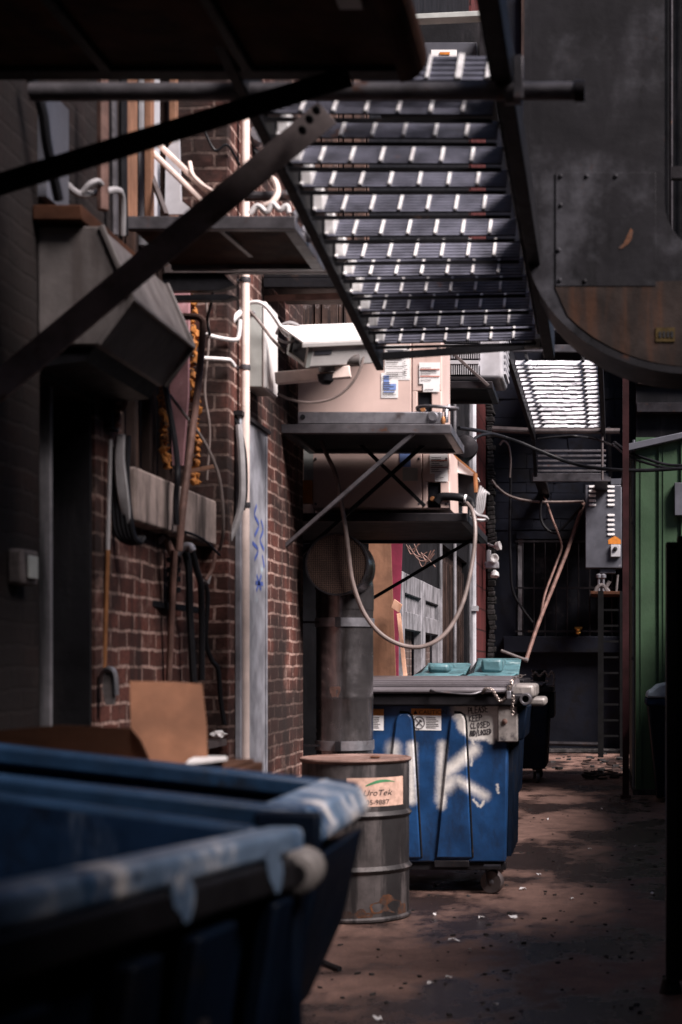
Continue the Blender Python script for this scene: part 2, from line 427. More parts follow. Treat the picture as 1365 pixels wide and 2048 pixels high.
M['innerblue'] = mat('chalky_blue_inside', (0.006, 0.018, 0.046), 0.6, 0.1, var=0.4, scale=4, streaks=((0.07, 0.095, 0.14), 0.56, 0.72, 8), spots=((0.004, 0.006, 0.011), 0.50, 0.64, 5), bump=0.25)
M['greylid'] = mat('grey_plastic_lid', (0.11, 0.10, 0.11), 0.38, 0.0, var=0.2, scale=4, spots=((0.07, 0.06, 0.06), 0.55, 0.7, 6), bump=0.15)
M['darkrim'] = mat('charcoal_dumpster_rim', (0.014, 0.013, 0.015), 0.5, 0.2, var=0.35, scale=6, bump=0.2)
M['pocket'] = mat('grey_painted_sleeve', (0.22, 0.20, 0.19), 0.5, 0.2, var=0.35, scale=8, spots=((0.05, 0.045, 0.05), 0.55, 0.68, 9), bump=0.3)
M['teal'] = mat('pale_teal_plastic_lid', (0.065, 0.14, 0.158), 0.45, 0.0, var=0.35, scale=5, spots=[((0.26, 0.36, 0.37), 0.58, 0.72, 6), ((0.02, 0.035, 0.04), 0.56, 0.66, 9)], bump=0.3)
M['chain'] = mat('bright_chain_steel', (0.20, 0.165, 0.15), 0.3, 0.7, var=0.3, scale=20, bump=0.1)
M['greenwall'] = mat('green_painted_sheet', (0.032, 0.068, 0.034), 0.55, 0.0, var=0.2, scale=2, spots=[((0.012, 0.018, 0.010), 0.63, 0.69, 22), ((0.05, 0.03, 0.02), 0.66, 0.74, 5)], streaks=((0.024, 0.05, 0.024), 0.55, 0.8, 5), bump=0.3)
M['panelgrey'] = mat('grey_electrical_enamel', (0.085, 0.088, 0.105), 0.42, 0.1, var=0.2, scale=4, spots=((0.20, 0.20, 0.22), 0.6, 0.72, 6), bump=0.1)
M['glassdark'] = mat('dark_dirty_glass', (0.012, 0.013, 0.017), 0.18, 0.0, var=0.5, scale=2, spots=((0.05, 0.048, 0.05), 0.55, 0.75, 3), bump=0.05)
M['brass'] = mat('brass_fitting', (0.60, 0.33, 0.08), 0.35, 0.8, var=0.2, bump=0.1)
M['paper'] = mat('crumpled_white_paper', (0.80, 0.78, 0.78), 0.6, var=0.15, scale=20, bump=0.2)
M['rag'] = mat('grey_rag', (0.11, 0.095, 0.095), 0.9, var=0.4, scale=20, bump=0.5)
M['binlid'] = mat('pale_blue_grey_bin_lid', (0.26, 0.32, 0.38), 0.45, var=0.3, scale=6, bump=0.2)
M['mesh'] = mat('brown_wire_mesh', (0.10, 0.065, 0.052), 0.55, 0.4, var=0.3, scale=10, bump=0.1)

def ground_mat():
    m, nt, bs = nodes_of('stained_brown_asphalt')
    co = nt.nodes.new('ShaderNodeTexCoord').outputs['Object']
    big = n_noise(nt, co, 0.75, 8, 0.62, (1.5, 0.8, 1))
    mid = n_noise(nt, co, 5.0, 8, 0.68)
    fine = n_noise(nt, co, 70, 5, 0.75)
    col = n_mix(nt, n_ramp(nt, mid, 0.3, 0.7), (0.13, 0.072, 0.055), (0.26, 0.15, 0.118))
    col = n_mix(nt, n_ramp(nt, fine, 0.4, 0.75), col, (0.06, 0.036, 0.03))
    grit = n_ramp(nt, n_noise(nt, co, 160, 2, 0.5), 0.66, 0.72)
    col = n_mix(nt, n_math(nt, 'MULTIPLY', grit, 0.35), col, (0.30, 0.24, 0.22))
    wet = n_ramp(nt, n_math(nt, 'ADD', n_math(nt, 'MULTIPLY', mid, 0.35), big), 0.60, 0.74)
    col = n_mix(nt, n_math(nt, 'MULTIPLY', wet, 0.88), col, (0.016, 0.013, 0.014))
    vor = nt.nodes.new('ShaderNodeTexVoronoi'); vor.feature = 'DISTANCE_TO_EDGE'; vor.inputs['Scale'].default_value = 0.9
    mp = nt.nodes.new('ShaderNodeVectorMath'); mp.operation = 'ADD'
    nz = nt.nodes.new('ShaderNodeTexNoise'); nz.inputs['Scale'].default_value = 2.2; nz.inputs['Detail'].default_value = 6
    nt.links.new(co, nz.inputs['Vector'])
    nt.links.new(co, mp.inputs[0]); nt.links.new(nz.outputs['Color'], mp.inputs[1]); nt.links.new(mp.outputs[0], vor.inputs['Vector'])
    crack = n_math(nt, 'SUBTRACT', 1.0, n_ramp(nt, vor.outputs['Distance'], 0.004, 0.016))
    col = n_mix(nt, n_math(nt, 'MULTIPLY', crack, 0.18), col, (0.02, 0.015, 0.014))
    nt.links.new(col, bs.inputs['Base Color'])
    rr = nt.nodes.new('ShaderNodeMapRange'); rr.inputs['To Min'].default_value = 0.75; rr.inputs['To Max'].default_value = 0.22
    nt.links.new(wet, rr.inputs['Value']); nt.links.new(rr.outputs[0], bs.inputs['Roughness'])
    h = n_math(nt, 'ADD', n_math(nt, 'MULTIPLY', fine, 0.6), n_math(nt, 'SUBTRACT', mid, n_math(nt, 'MULTIPLY', crack, 0.2)))
    n_bump(nt, bs, h, 0.5, 0.02)
    return m
M['ground'] = ground_mat()

def text_mesh(s, origin, right, up, size, name, m, parent, lift=0.0015, shear=0.0, stretch=1.0):
    cu = bpy.data.curves.new('text', 'FONT'); cu.body = s; cu.size = size; cu.shear = shear; cu.space_character = 1.0
    cu.extrude = 0.0
    to = bpy.data.objects.new('text', cu)
    C.objects.link(to)
    bpy.context.view_layer.update()
    dg = bpy.context.evaluated_depsgraph_get()
    me = bpy.data.meshes.new_from_object(to.evaluated_get(dg))
    right = Vector(right).normalized(); up = Vector(up).normalized(); n = right.cross(up)
    mb = MB()
    mb.add([Vector(origin) + right * (v.co.x * stretch) + up * v.co.y + n * lift for v in me.vertices], [tuple(p.vertices) for p in me.polygons])
    bpy.data.objects.remove(to); bpy.data.curves.remove(cu); bpy.data.meshes.remove(me)
    return mb.build(name, m, parent)

STROKE = {'P': [[(0, 0), (0, 1), (.6, .9), (.6, .55), (0, .5)]], 'L': [[(0, 1), (0, 0), (.6, .03)]], 'E': [[(.6, 1), (0, 1), (0, 0), (.6, .02)], [(0, .52), (.5, .55)]],
          'A': [[(0, 0), (.3, 1), (.62, 0)], [(.12, .38), (.5, .4)]], 'S': [[(.6, .85), (.3, 1), (.05, .78), (.55, .35), (.3, 0), (0, .12)]],
          'K': [[(0, 0), (0, 1)], [(.6, 1), (0, .5), (.62, 0)]], 'C': [[(.6, .85), (.3, 1), (0, .5), (.3, 0), (.6, .15)]], 'O': [[(.3, 1), (0, .5), (.3, 0), (.6, .5), (.3, 1)]],
          'D': [[(0, 0), (0, 1), (.5, .8), (.6, .4), (0, 0)]], 'N': [[(0, 0), (0, 1), (.55, 0), (.58, 1)]], '/': [[(0, -.25), (.55, 1.3)]], 'I': [[(.1, 0), (.1, 1)]], 'T': [[(.3, 0), (.3, 1)], [(0, 1), (.62, .97)]]}

def hand_letters(mb, s, org, right, up, h, w, th, lift):
    right, up = Vector(right), Vector(up); n = right.cross(up)
    x = 0
    for ch in s:
        for st in STROKE.get(ch, []):
            pts = [Vector(org) + right * (x + (a + random.uniform(-.05, .05)) * w) + up * ((b + random.uniform(-.05, .05)) * h + x * 0.10) + n * lift for a, b in st]
            for a, b in zip(pts, pts[1:]):
                d = (b - a).normalized(); q = n.cross(d) * th / 2
                mb.quad(a - q - d * th * .3, b - q + d * th * .3, b + q + d * th * .3, a + q - d * th * .3)
        x += w * (0.85 if ch != ' ' else 0.6)

# ------------------------------------------------------------------ the setting
mb = MB(); mb.quad((-60, -40, 0), (60, -40, 0), (60, 120, 0), (-60, 120, 0))
structure(mb.build('ground', M['ground']))

# ---- near left brick building
XL = -1.82
bb = thing('brick_building', 'sooty red brick building with stone sill along the left of the alley', 'building', (XL, 6.0, 0))
w = MB()
wd = MB(); wd.box(XL - .35, XL, -3.0, 5.22, 0, 9); wd.box(XL - .35, XL, 5.22, 5.80, 2.33, 9); wd.box(XL - .35, XL, 5.80, 6.12, 2.40, 9); wd.build('shade_toned_wall', M['brick_dark'], bb)  # darker brick stands in for shade on the near and upper wall
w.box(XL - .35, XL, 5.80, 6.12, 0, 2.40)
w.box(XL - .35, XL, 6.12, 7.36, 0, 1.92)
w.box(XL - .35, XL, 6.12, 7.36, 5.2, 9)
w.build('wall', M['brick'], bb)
w = MB(); w.box(XL - .4, XL + .85, -3.0, 9.25, 9.0, 9.35); w.box(XL - .4, XL + .7, -3.0, 9.25, 8.75, 9.0); w.build('sky_block_cornice', M['brick_dark'], bb)  # unseen overhang added to cut sky light from above
p = MB(); p.box(XL - .35, -1.70, 7.36, 9.25, 0, 8.74)
p.build('pilaster', M['brick'], bb, bevel=0.006)
sl = MB(); sl.box(XL - .15, XL + .07, 6.08, 7.357, 1.925, 2.135)
sl.build('sill', M['stone'], bb, bevel=0.012)
# boarded window behind the sill
wf = MB()
y = 6.12
wid = [.22, .07, .16, .06, .20, .05, .17, .11, .20]
for i, q in enumerate(wid):
    if y + q > 7.36: q = 7.36 - y
    d = (-.13, -.09, -.12, -.08)[i % 4]
    wf.box(XL + d - .04, XL + d, y + .004, y + q - .004, 2.14, 5.2)
    y += q
wf.build('window_boards', M['darkwood'], bb, bevel=0.004)
wf2 = MB()
for yy, ww, z0, z1, dx in ((6.30, .045, 3.14, 5.1, -.03), (6.42, .09, 3.14, 5.1, -.05), (6.60, .05, 3.14, 5.1, -.02), (7.02, .05, 3.14, 5.1, -.03)):
    wf2.box(XL + dx - .03, XL + dx, yy, yy + ww, z0, z1)
wf2.build('window_frame', M['wood'], bb, bevel=0.004)
pl = MB(); pl.box(XL - .10, XL - .055, 6.70, 6.86, 3.14, 4.9)
pl.build('window_pane', M['condenser'], bb)
d = MB(); d.box(XL - .22, XL - .17, 5.22, 5.80, 0, 2.33)
d = d.build('door', M['blackwall'], bb)
rv_ = MB(); rv_.box(XL - .165, XL - .012, 5.775, 5.798, .42, 2.32); rv_.build('door_side_shade', M['blackwall'], bb)  # black sheet standing in for shade on the pier's front face
jm = MB()
for yy, ww, dx in ((5.225, .05, -.03), (5.29, .03, -.07), (5.345, .02, -.05), (5.385, .025, -.02)):
    jm.box(XL + dx - .04, XL + dx, yy, yy + ww, 0.45, 2.32)
jm.build('door_jamb', M['greywood'], bb, bevel=0.004)
st = MB(); st.box(XL - .15, XL + .05, 5.2, 5.8, 0, .42)
st.build('door_step', M['stone'], bb, bevel=0.01)

# ---- recessed dark shopfront beyond it
sh = thing('storefront', 'long black-painted storefront with boarded windows and dark doors on the left', 'building', (-1.75, 15, 0))
w = MB()
w.box(-2.6, -2.3, 9.25, 12.3, 0, 9)
w.box(-2.6, -1.75, 12.3, 14.0, 0, 13)
w.box(-2.6, -1.75, 14.0, 17.5, 2.2, 13)
w.box(-2.6, -1.75, 14.0, 17.5, 0, 0.55)
w.box(-2.6, -1.75, 17.5, 18.0, 0, 13)
w.box(-2.6, -1.75, 18.0, 21.8, 2.75, 13)
w.box(-2.6, -1.75, 21.5, 22.2, 0, 2.75)
w.build('wall', M['blackwall'], sh)
b = MB()
for i in range(15):
    yy = 9.27 + i * .2
    b.box(-2.3, -2.27 + (i % 3) * .008, yy, yy + .19, 2.5, 8.5)
b.build('siding', M['sidingwood'], sh, bevel=0.004)
b = MB(); x = -2.26; k = 0
while x < -1.76:
    q = (.09, .05, .12, .035, .07)[k % 5]
    b.box(x, min(x + q, -1.752), 12.3 - .03 - .012 * (k % 3), 12.299, 2.5, 8.5); x += q + .006; k += 1
b.build('end_siding', M['sidingwood'], sh, bevel=0.003)
fr = MB()
for y0 in (14.0, 15.7):
    fr.box(-1.78, -1.70, y0, y0 + .14, .55, 2.2); fr.box(-1.78, -1.70, y0 + 1.5, y0 + 1.64, .55, 2.2)
    fr.box(-1.78, -1.705, y0 + .14, y0 + 1.5, 2.02, 2.2); fr.box(-1.78, -1.705, y0 + .14, y0 + 1.5, 1.70, 1.86)
    for i in range(7):
        fr.box(-1.77, -1.735, y0 + .16 + i * .19, y0 + .31 + i * .19, 1.86, 2.02)
fr.build('window_frame', M['greywood'], sh, bevel=0.006)
fb = MB()
for y0 in (14.0, 15.7):
    fb.box(-1.85, -1.80, y0 + .14, y0 + 1.5, .55, 1.70)
fb.build('window_infill', M['brick_grey'], sh)
dd = MB()
for y0, y1 in ((18.0, 18.9), (18.95, 19.85), (19.9, 20.7), (20.75, 21.5)):
    dd = MB(); dd.box(-1.86, -1.82, y0, y1, 0, 2.75)
    for k in range(3):
        dd.box(-1.83, -1.79, y0 + .08 + k * .27, y0 + .14 + k * .27, .1, 2.6)
    dd.build('door', M['darkwood'], sh, bevel=.004)
fl = MB()
for y0 in (17.55, 19.3, 21.6):
    fl.tube([(-1.72, y0, 0.2), (-1.72, y0, 5.5)], .022, 8)
fl.split('wall_pipe', M['greywood'], sh)

rb = MB(); rb.box(-2.4, -1.75, 22.2, 25.15, 0, 13)
tag(rb.build('red_block_wall', M['redblock'], loc=(-1.75, 22.2, 0)), 'dull red painted block wall at the far left end of the alley', 'wall')

# ---- black end building
eb = thing('black_building', 'tall black painted building closing the end of the alley', 'building', (0, 25.2, 0))
wx0, wx1, wz0, wz1 = -1.27, 0.32, 1.85, 3.36
w = MB()
w.box(-2.4, wx0, 25.2, 25.7, 0, 13.5); w.box(wx1, 3.2, 25.2, 25.7, 0, 13.5)
w.box(wx0, wx1, 25.2, 25.7, 0, wz0); w.box(wx0, wx1, 25.2, 25.7, wz1, 13.5)
w.build('wall', M['farwall'], eb)
g = MB()
yy = 3.5
while yy < 6.2:
    h = random.uniform(.12, .3)
    x = -1.7
    while x < .5:
        ww = random.uniform(.3, .7)
        g.box(x, x + ww - .006, 25.2 - random.uniform(.005, .03), 25.2, yy, yy + h - .006)
        x += ww
    yy += h
g.build('stone_facing', M['farwall'], eb, bevel=0.012, wobble=0.035)
rl = MB()
z = 0.9
while z < 8:
    h = random.uniform(.03, .09)
    rl.box(-1.73 + random.uniform(-.01, .01), -1.61 + random.uniform(-.025, .025), 25.06, 25.19, z, z + h)
    z += h + .003
rl.build('stone_quoins', M['rubble'], eb, bevel=0.015, wobble=0.05)
gl = MB(); gl.box(wx0, wx1, 25.38, 25.42, wz0, wz1); wnd = gl.build('window', M['glassdark'], eb)
sl = MB(); sl.box(wx0 - .2, wx1 + .12, 25.02, 25.36, wz0 - .28, wz0 - .02); sl.build('window_sill', M['farwall'], wnd, bevel=0.015)
fr = MB(); fr.box(wx0 + .02, wx0 + .10, 25.22, 25.3, wz0, wz1); fr.build('window_jamb', M['greywood'], wnd)
fr = MB(); fr.box(wx0, wx1, 25.15, 25.2, wz1 + .003, wz1 + .12); fr.build('window_lintel', M['farwall'], wnd)
br = MB()
for i in range(9):
    x = wx0 + .1 + i * .175
    br.tube([(x, 25.12, wz0 - .03), (x, 25.12, wz1 - .02)], .013, 6)
for z in (wz0 + .06, wz0 + .74, wz1 - .04):
    br.bar((wx0 - .02, 25.12, z), (wx1 + .02, 25.12, z), .03, .03)
br.build('window_bars', M['darksteel'], wnd)
bf = MB(); bf.lathe([(.03, 0), (.045, .02), (.03, .05), (.05, .08), (.015, .1)], P(1157, 1268, 25.0), n=12)
bf.box(P(1150, 1258, 25.0).x, P(1165, 1258, 25.0).x, 24.97, 25.02, P(0, 1258, 25).z, P(0, 1254, 25).z)
tag(bf.build('brass_valve', M['brass'], loc=P(1157, 1268, 25.0)), 'small brass valve standing on the barred window sill', 'valve')
kp = MB(); kp.box(-1.2, 1.0, 24.95, 25.2, 0, .07); kp.build('plinth', M['rubble'], eb, bevel=.02, wobble=.02)
dp = MB(); dp.tube([(-1.0, 25.0, .16), (.02, 25.0, .14)], .035, 8); dp.build('ground_pipe', M['darksteel'], eb)
fc = MB()
for z in (8.6, 10.6):
    for x in (-1.2, -.2, .8):
        fc.box(x, x + .7, 25.1, 25.2, z, z + 1.4)
fc.split('upper_shutters', M['darkwood'], eb, bevel=.01)

# ---- right side
rbld = thing('unseen_brick_building', 'unseen dark brick building right of the alley, heights shaped to cast shade', 'building', (1.3, 6, 0))
w = MB(); w.box(1.3, 1.7, -3.0, 1.25, 0, 9.0); w.box(1.3, 1.7, 1.25, 2.9, 0, 3.0); w.box(1.3, 1.7, 2.9, 3.65, 0, 9.0); w.box(1.3, 1.7, 3.65, 7.2, 0, 3.4); w.box(1.3, 1.7, 7.2, 16.9, 0, 2.4); w.build('wall', M['brick_dark'], rbld)  # unseen wall; tall parts shaped to shade the left side and near bins
w = MB(); w.box(1.27, 1.73, 1.255, 2.895, 3.0, 3.1); w.box(1.27, 1.73, 3.655, 7.2, 3.4, 3.5); w.box(1.27, 1.73, 7.205, 16.9, 2.4, 2.5); w.build('unseen_coping', M['stone'], rbld)

w = MB(); w.box(8.5, 9.5, -12, 22, 0, 7.5); w.build('sky_block_right', M['brick_dark'], rbld)  # unseen wall added to block low sky light from the right
w = MB(); w.box(-8, 9, -12, -9, 0, 12); w.build('sky_block_rear', M['brick_dark'], rbld)  # unseen wall added behind the camera to cut sky fill
bk = thing('black_facade', 'unlit black facade rising behind and above the green shed', 'building', (1.2, 24.7, 0))
w = MB(); w.box(.60, 3.4, 24.7, 25.19, 0, 12.5); w.build('wall', M['blackwall'], bk)
w = MB(); w.box(.62, 3.0, 24.62, 24.7, 5.70, 6.05); w.build('fascia_panel', M['darkwood'], bk, bevel=.01)
w = MB(); w.box(.60, 3.0, 24.50, 24.7, 5.25, 5.40); w.build('ledge', M['darksteel'], bk, bevel=.01)
w = MB()
for i in range(4):
    w.tube([(.95 + i * .19, 24.62, 6.6), (.95 + i * .19, 24.62, 12.5)], .03, 8)
w.split('wall_pipe', M['darksteel'], bk)
w = MB(); w.bar((.90, 24.55, 5.82), (1.8, 24.55, 5.78), .03, .03); w.bar((.62, 24.6, 4.42), (1.05, 24.6, 4.48), .02, .02); w.split('stay_bar', M['edgesteel'], bk)

gs = thing('green_shed', 'green sheet-metal shed with grey roof trim on the right', 'shed', (.8, 17.0, 0))
w = MB()
x = .41
k = 0
while x < 1.9:
    ww = .20 if k % 2 == 0 else .035
    w.box(x, x + ww, 17.0 if k % 2 == 0 else 17.02, 17.1, 0.05, 3.8)
    x += ww; k += 1
w.box(.41, .45, 17.1, 20.4, 0.05, 3.8)
w.build('wall', M['greenwall'], gs)
w = MB()
for x in (.46, .655, .70, .89):
    w.box(x, x + .012, 16.988, 16.997, .1, 3.78)
w.build('seam_strip', M['greenwall'], gs)
w = MB(); w.prism([P(1252, 888, 16.9), P(1380, 861, 16.9), P(1380, 873, 16.9), P(1252, 903, 16.9)], (0, 3.4, 0)); w.build('roof_trim', M['panelgrey'], gs, bevel=.008)
w = MB(); w.box(.38, 1.9, 16.95, 20.4, 0.0, .06); w.build('base_rail', M['rubble'], gs)
w = MB(); w.box(P(1349, 0, 16.95).x, P(1380, 0, 16.95).x, 16.9, 16.995, P(0, 1032, 16.95).z, P(0, 966, 16.95).z); w.build('meter_box', M['panelgrey'], gs, bevel=.008)

rp = MB(); rp.box(.262, .328, 16.55, 16.62, 0, 4.75); rp.box(.24, .35, 16.53, 16.64, 0, .03)
tag(rp.build('support_post', M['redpost'], loc=(.295, 16.6, 0)), 'thin dull red square post at the corner of the green shed', 'post')
cp = MB(); cp.tube([P(1268, 1575, 17.4), P(1268, 880, 17.4)], .018, 8)
for yy in (1180, 1050, 1320): cp.box(P(1263, 0, 17.4).x, P(1273, 0, 17.4).x, 17.36, 17.44, P(0, yy, 17.4).z, P(0, yy - 6, 17.4).z)
tag(cp.build('conduit', M['panelgrey'], loc=P(1268, 1575, 17.4)), 'thin grey upright conduit along the edge of the green shed', 'conduit')
cp = MB(); cp.box(P(1263, 0, 17.8).x, P(1269, 0, 17.8).x, 17.75, 17.85, P(0, 1035, 17.8).z, P(0, 905, 17.8).z)
tag(cp.build('metal_strip', M['panelgrey'], loc=P(1266, 1035, 17.8)), 'short pale grey metal strip above the thin conduit by green shed', 'strip')

# ------------------------------------------------------------------ overhead fire-escape balcony, pivot pipe, raised stair
bal = thing('fire_escape_balcony', 'rusty-bottomed balcony overhead at the upper left with two diagonal struts', 'fire escape', (-1.8, 4.3, 3.0))
b = MB(); b.box(-1.82, -.56, 3.75, 4.52, 3.075, 3.10)
b.build('deck', M['rustsheet'], bal)
b = MB()
b.box(-1.82, -.54, 4.525, 4.60, 3.06, 3.14); b.box(-1.82, -.54, 3.66, 3.745, 3.035, 3.13)
for x in (-1.4, -1.0):
    b.box(x, x + .03, 3.75, 4.52, 3.05, 3.073)
b.build('frame', M['blackpaint'], bal, bevel=.004)
b = MB()
pts = [(-.56 + .075 * math.sin(a), 0, 3.115 - .075 * math.cos(a) + .0) for a in [i * math.pi / 12 for i in range(0, 15)]]
for a, c in zip(pts, pts[1:]):
    b.add([(a[0], 3.72, a[2]), (c[0], 3.72, c[2]), (c[0], 4.56, c[2]), (a[0], 4.56, a[2])], [(0, 1, 2, 3)])
b.quad(*[(q[0], 4.56, q[2]) for q in pts])
b.build('curled_edge', M['rustsheet'], bal)
b = MB(); b.box(-.66, -.60, 4.0, 4.1, 3.06, 3.074); b.build('bracket', M['offwhite'], bal)
b = MB(); b.bar(P(-30, 795, 4.62), P(655, 225, 4.70), .082, .008, up=(0, 1, 0))
b1 = b.build('brace', M['strut'], bal, bevel=.002)
b = MB()
for px, py in ((620, 240), (634, 222), (606, 262)):
    b.lathe([(.012, 0), (.012, .012), (.007, .016)], P(px, py, 4.66), axis=(0, -1, 0), n=10)
b.split('bolt', M['blackpaint'], b1)
b = MB(); b.bar(P(-30, 378, 4.35), P(700, 152, 4.52), .060, .014, up=(0, 1, 0))
b.build('brace', M['blackpaint'], bal, bevel=.003)
b = MB(); b.box(-1.95, -1.80, 3.7, 4.7, 2.9, 3.06); b.build('wall_bracket', M['blackpaint'], bal)

es = thing('fire_escape_stair', 'raised dark steel stair seen from below with white-tied treads', 'stair', (-.63, 6.0, 2.9))
nl, fl_ = P(498, 170, 4.75), P(758, 708, 7.42)
nr, fr_ = P(1012, 150, 4.75), P(1098, 684, 7.42)
for a, c, sgn in ((nl, fl_, -1), (nr, fr_, 1)):
    b = MB()
    d_ = (c - a).normalized()
    b.bar(a - d_ * .9, c + d_ * .05, .05 if sgn > 0 else .035, .13)
    if sgn > 0: b.bar(a - d_ * .9 + Vector((-.03, 0, .05)), c + Vector((-.03, 0, .05)), .05, .03)
    b.build('stringer', M['blackpaint'], es, bevel=.004)
rows = [212, 260, 311, 358, 408, 456, 500, 535, 570, 604, 638, 668]
def stair_t(row):
    lo, hi = 0.0, 1.0
    for _ in range(40):
        t = (lo + hi) / 2
        q = (nl + nr) / 2 * (1 - t) + (fl_ + fr_) / 2 * t
        py = VPY - (q.z - CAMZ) * F / q.y
        if py < row: lo = t
        else: hi = t
    return t
def tread_mb(L, Rr, depth, ang, nsl, nties, jit):
    """slats running between the two ends, cross ties on top; leaning up away from the camera"""
    mbt = MB()
    u = Vector((0, math.cos(ang), math.sin(ang))); n = Vector((0, -math.sin(ang), math.cos(ang)))
    gap = depth / nsl
    for i in range(nsl):
        o = u * (-depth / 2 + gap * (i + .5))
        mbt.mi = 0
        mbt.obb((L + Rr) / 2 + o, (Rr - L) / 2, u * gap * .29, n * .004)
    mbt.mi = 1
    w = Rr - L
    for k in range(nties):
        c = L + w * ((k + .02) / nties + jit)
        mbt.obb(c + n * .0085, w.normalized() * .0048, u * depth * .46, n * .004)
    return mbt
for i, rw in enumerate(rows):
    t = stair_t(rw)
    Lp = nl * (1 - t) + fl_ * t + Vector((.025, 0, 0)); Rp = nr * (1 - t) + fr_ * t - Vector((.05, 0, 0))
    zz = (Lp.z + Rp.z) / 2
    tilt = .012 * (i / 11 - .25)
    Lp.z = zz - tilt; Rp.z = zz + tilt
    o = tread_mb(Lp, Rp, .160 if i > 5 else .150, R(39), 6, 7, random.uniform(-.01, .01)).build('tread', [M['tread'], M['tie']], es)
    e = MB(); e.bar(Lp + Vector((0, -.064, -.066)), Rp + Vector((0, -.064, -.066)), .010, .013); e.build('tread_shade_bar', M['blackpaint'], o)  # black bar drawn as the shadow line under each tread
    e = MB(); e.box(Lp.x - .005, Lp.x + .035, Lp.y - .05, Lp.y + .05, Lp.z - .035, Lp.z + .05); e.build('end_lug', M['tie'], o, bevel=.006)
b = MB(); b.bar(fl_ + Vector((0, .01, -.01)), fr_ + Vector((0, .01, -.01)), .03, .03); b.build('end_bar', M['blackpaint'], es)
b = MB(); q = P(1066, 688, 7.3); b.obb(q, (.035, 0, 0), (0, .02, 0), (0, 0, .022)); b.build('end_plate', M['offwhite'], es, bevel=.004)
b = MB(); b.lathe([(.008, 0), (.012, .004), (.004, .012)], q + Vector((.005, -.021, 0)), axis=(0, -1, 0), n=10); b.build('rusty_bolt', M['rust'], es)

pp = thing('pivot_pipe', 'long dark horizontal pipe carrying the raised stair', 'pipe', P(620, 182, 4.70))
b = MB(); b.tube([P(62, 184, 4.70), P(1168, 182, 4.70)], .0265, 16); b.build('pipe', M['edgesteel'], pp)
b = MB(); b.lathe([(.0, 0), (.031, .0), (.031, .03)], P(1170, 182, 4.70), axis=(-1, 0, 0), n=16); b.build('end_cap', M['darksteel'], pp)
b = MB(); b.box(P(1028, 0, 4.7).x, P(1048, 0, 4.7).x, 4.66, 4.69, P(0, 205, 4.7).z, P(0, 120, 4.7).z); b.lathe([(.040, 0), (.040, .05)], P(1010, 182, 4.70), axis=(1, 0, 0), n=16); b.build('bearing', M['edgesteel'], pp, bevel=.003)

# landing grate at the head of the stair
lg = MB()
Lp, Rp = P(728, 138, 4.95), P(985, 138, 4.95)
lgm = tread_mb(Lp, Rp, .20, R(42), 5, 2, .0)
lgm.mi = 1
for q in (.25, .75, .98):
    c = Lp + (Rp - Lp) * q
    lgm.obb(c + Vector((0, -.006, .006)), (.009, 0, 0), Vector((0, math.cos(R(42)), math.sin(R(42)))) * .095, Vector((0, -.003, .003)))
tag(lgm.build('landing_grate', [M['tread'], M['tie']], loc=(Lp + Rp) / 2), 'barred landing grate just above the long horizontal pipe', 'grate')

ua = thing('rooftop_unit', 'dark air unit with pale top bar and white label above the stair', 'air unit', P(890, 130, 10.5))
b = MB(); q0, q1 = P(740, 175, 10.5), P(985, 35, 10.5)
b.box(q0.x, q1.x, 10.5, 11.3, q0.z, q1.z); b.build('casing', M['blackwall'], ua)
b = MB()
for i in range(26):
    x = P(742 + i * 4.6, 0, 10.5).x; b.box(x, x + .007, 10.485, 10.498, P(0, 120, 10.5).z, P(0, 92, 10.5).z)
b.build('grille', M['greywood'], ua)
b = MB(); b.box(P(850, 0, 10.5).x, P(955, 0, 10.5).x, 10.47, 10.497, P(0, 120, 10.5).z, P(0, 88, 10.5).z); b.build('panel', M['panelgrey'], ua, bevel=.004)
b = MB(); b.box(P(863, 0, 10.46).x, P(914, 0, 10.46).x, 10.455, 10.468, P(0, 114, 10.46).z, P(0, 100, 10.46).z); lb = b.build('label', M['labelwhite'], ua)
b = MB(); b.box(P(880, 0, 10.45).x, P(900, 0, 10.45).x, 10.450, 10.4535, P(0, 109, 10.45).z, P(0, 104, 10.45).z); b.build('label_print', M['orange'], lb)
b = MB(); b.bar(P(812, 40, 10.2), P(982, 32, 10.2), .10, .035); b.build('top_bar', M['offwhite'], ua, bevel=.004)
b = MB(); b.box(P(960, 0, 10.3).x, P(988, 0, 10.3).x, 10.3, 10.45, P(0, 175, 10.3).z, P(0, 45, 10.3).z)
b.build('side_post', M['darksteel'], ua)

# ------------------------------------------------------------------ big duct elbow at the upper right
du = thing('ventilation_duct', 'large rust-stained rectangular duct turning in a wide elbow at upper right', 'duct', P(1200, 300, 6.2))
YD = 6.2
def dprof():
    out = []
    out += [(1056, -60), (1054, 200), (1053, 400), (1056, 470)]
    # outer curve down to the right
    for i in range(1, 15):
        a = i / 14 * math.pi / 2
        out.append((1056 + 330 * (1 - math.cos(a)) , 470 + 272 * math.sin(a)))
    out += [(1600, 742), (2100, 742)]
    return out
outer = dprof()
inner = [(2100, 505), (1600, 505)] + [(1430 - 100 * math.sin(a), 405 + 100 * math.cos(a)) for a in [i / 8 * math.pi / 2 for i in range(9)]] + [(1330, -60)]
poly = [P(x, y, YD) for x, y in outer + inner]
b = MB(); b.prism(poly, (0, .42, 0)); b.build('duct_body', M['duct'], du)
b = MB()
op = [P(x, y, YD) for x, y in outer]
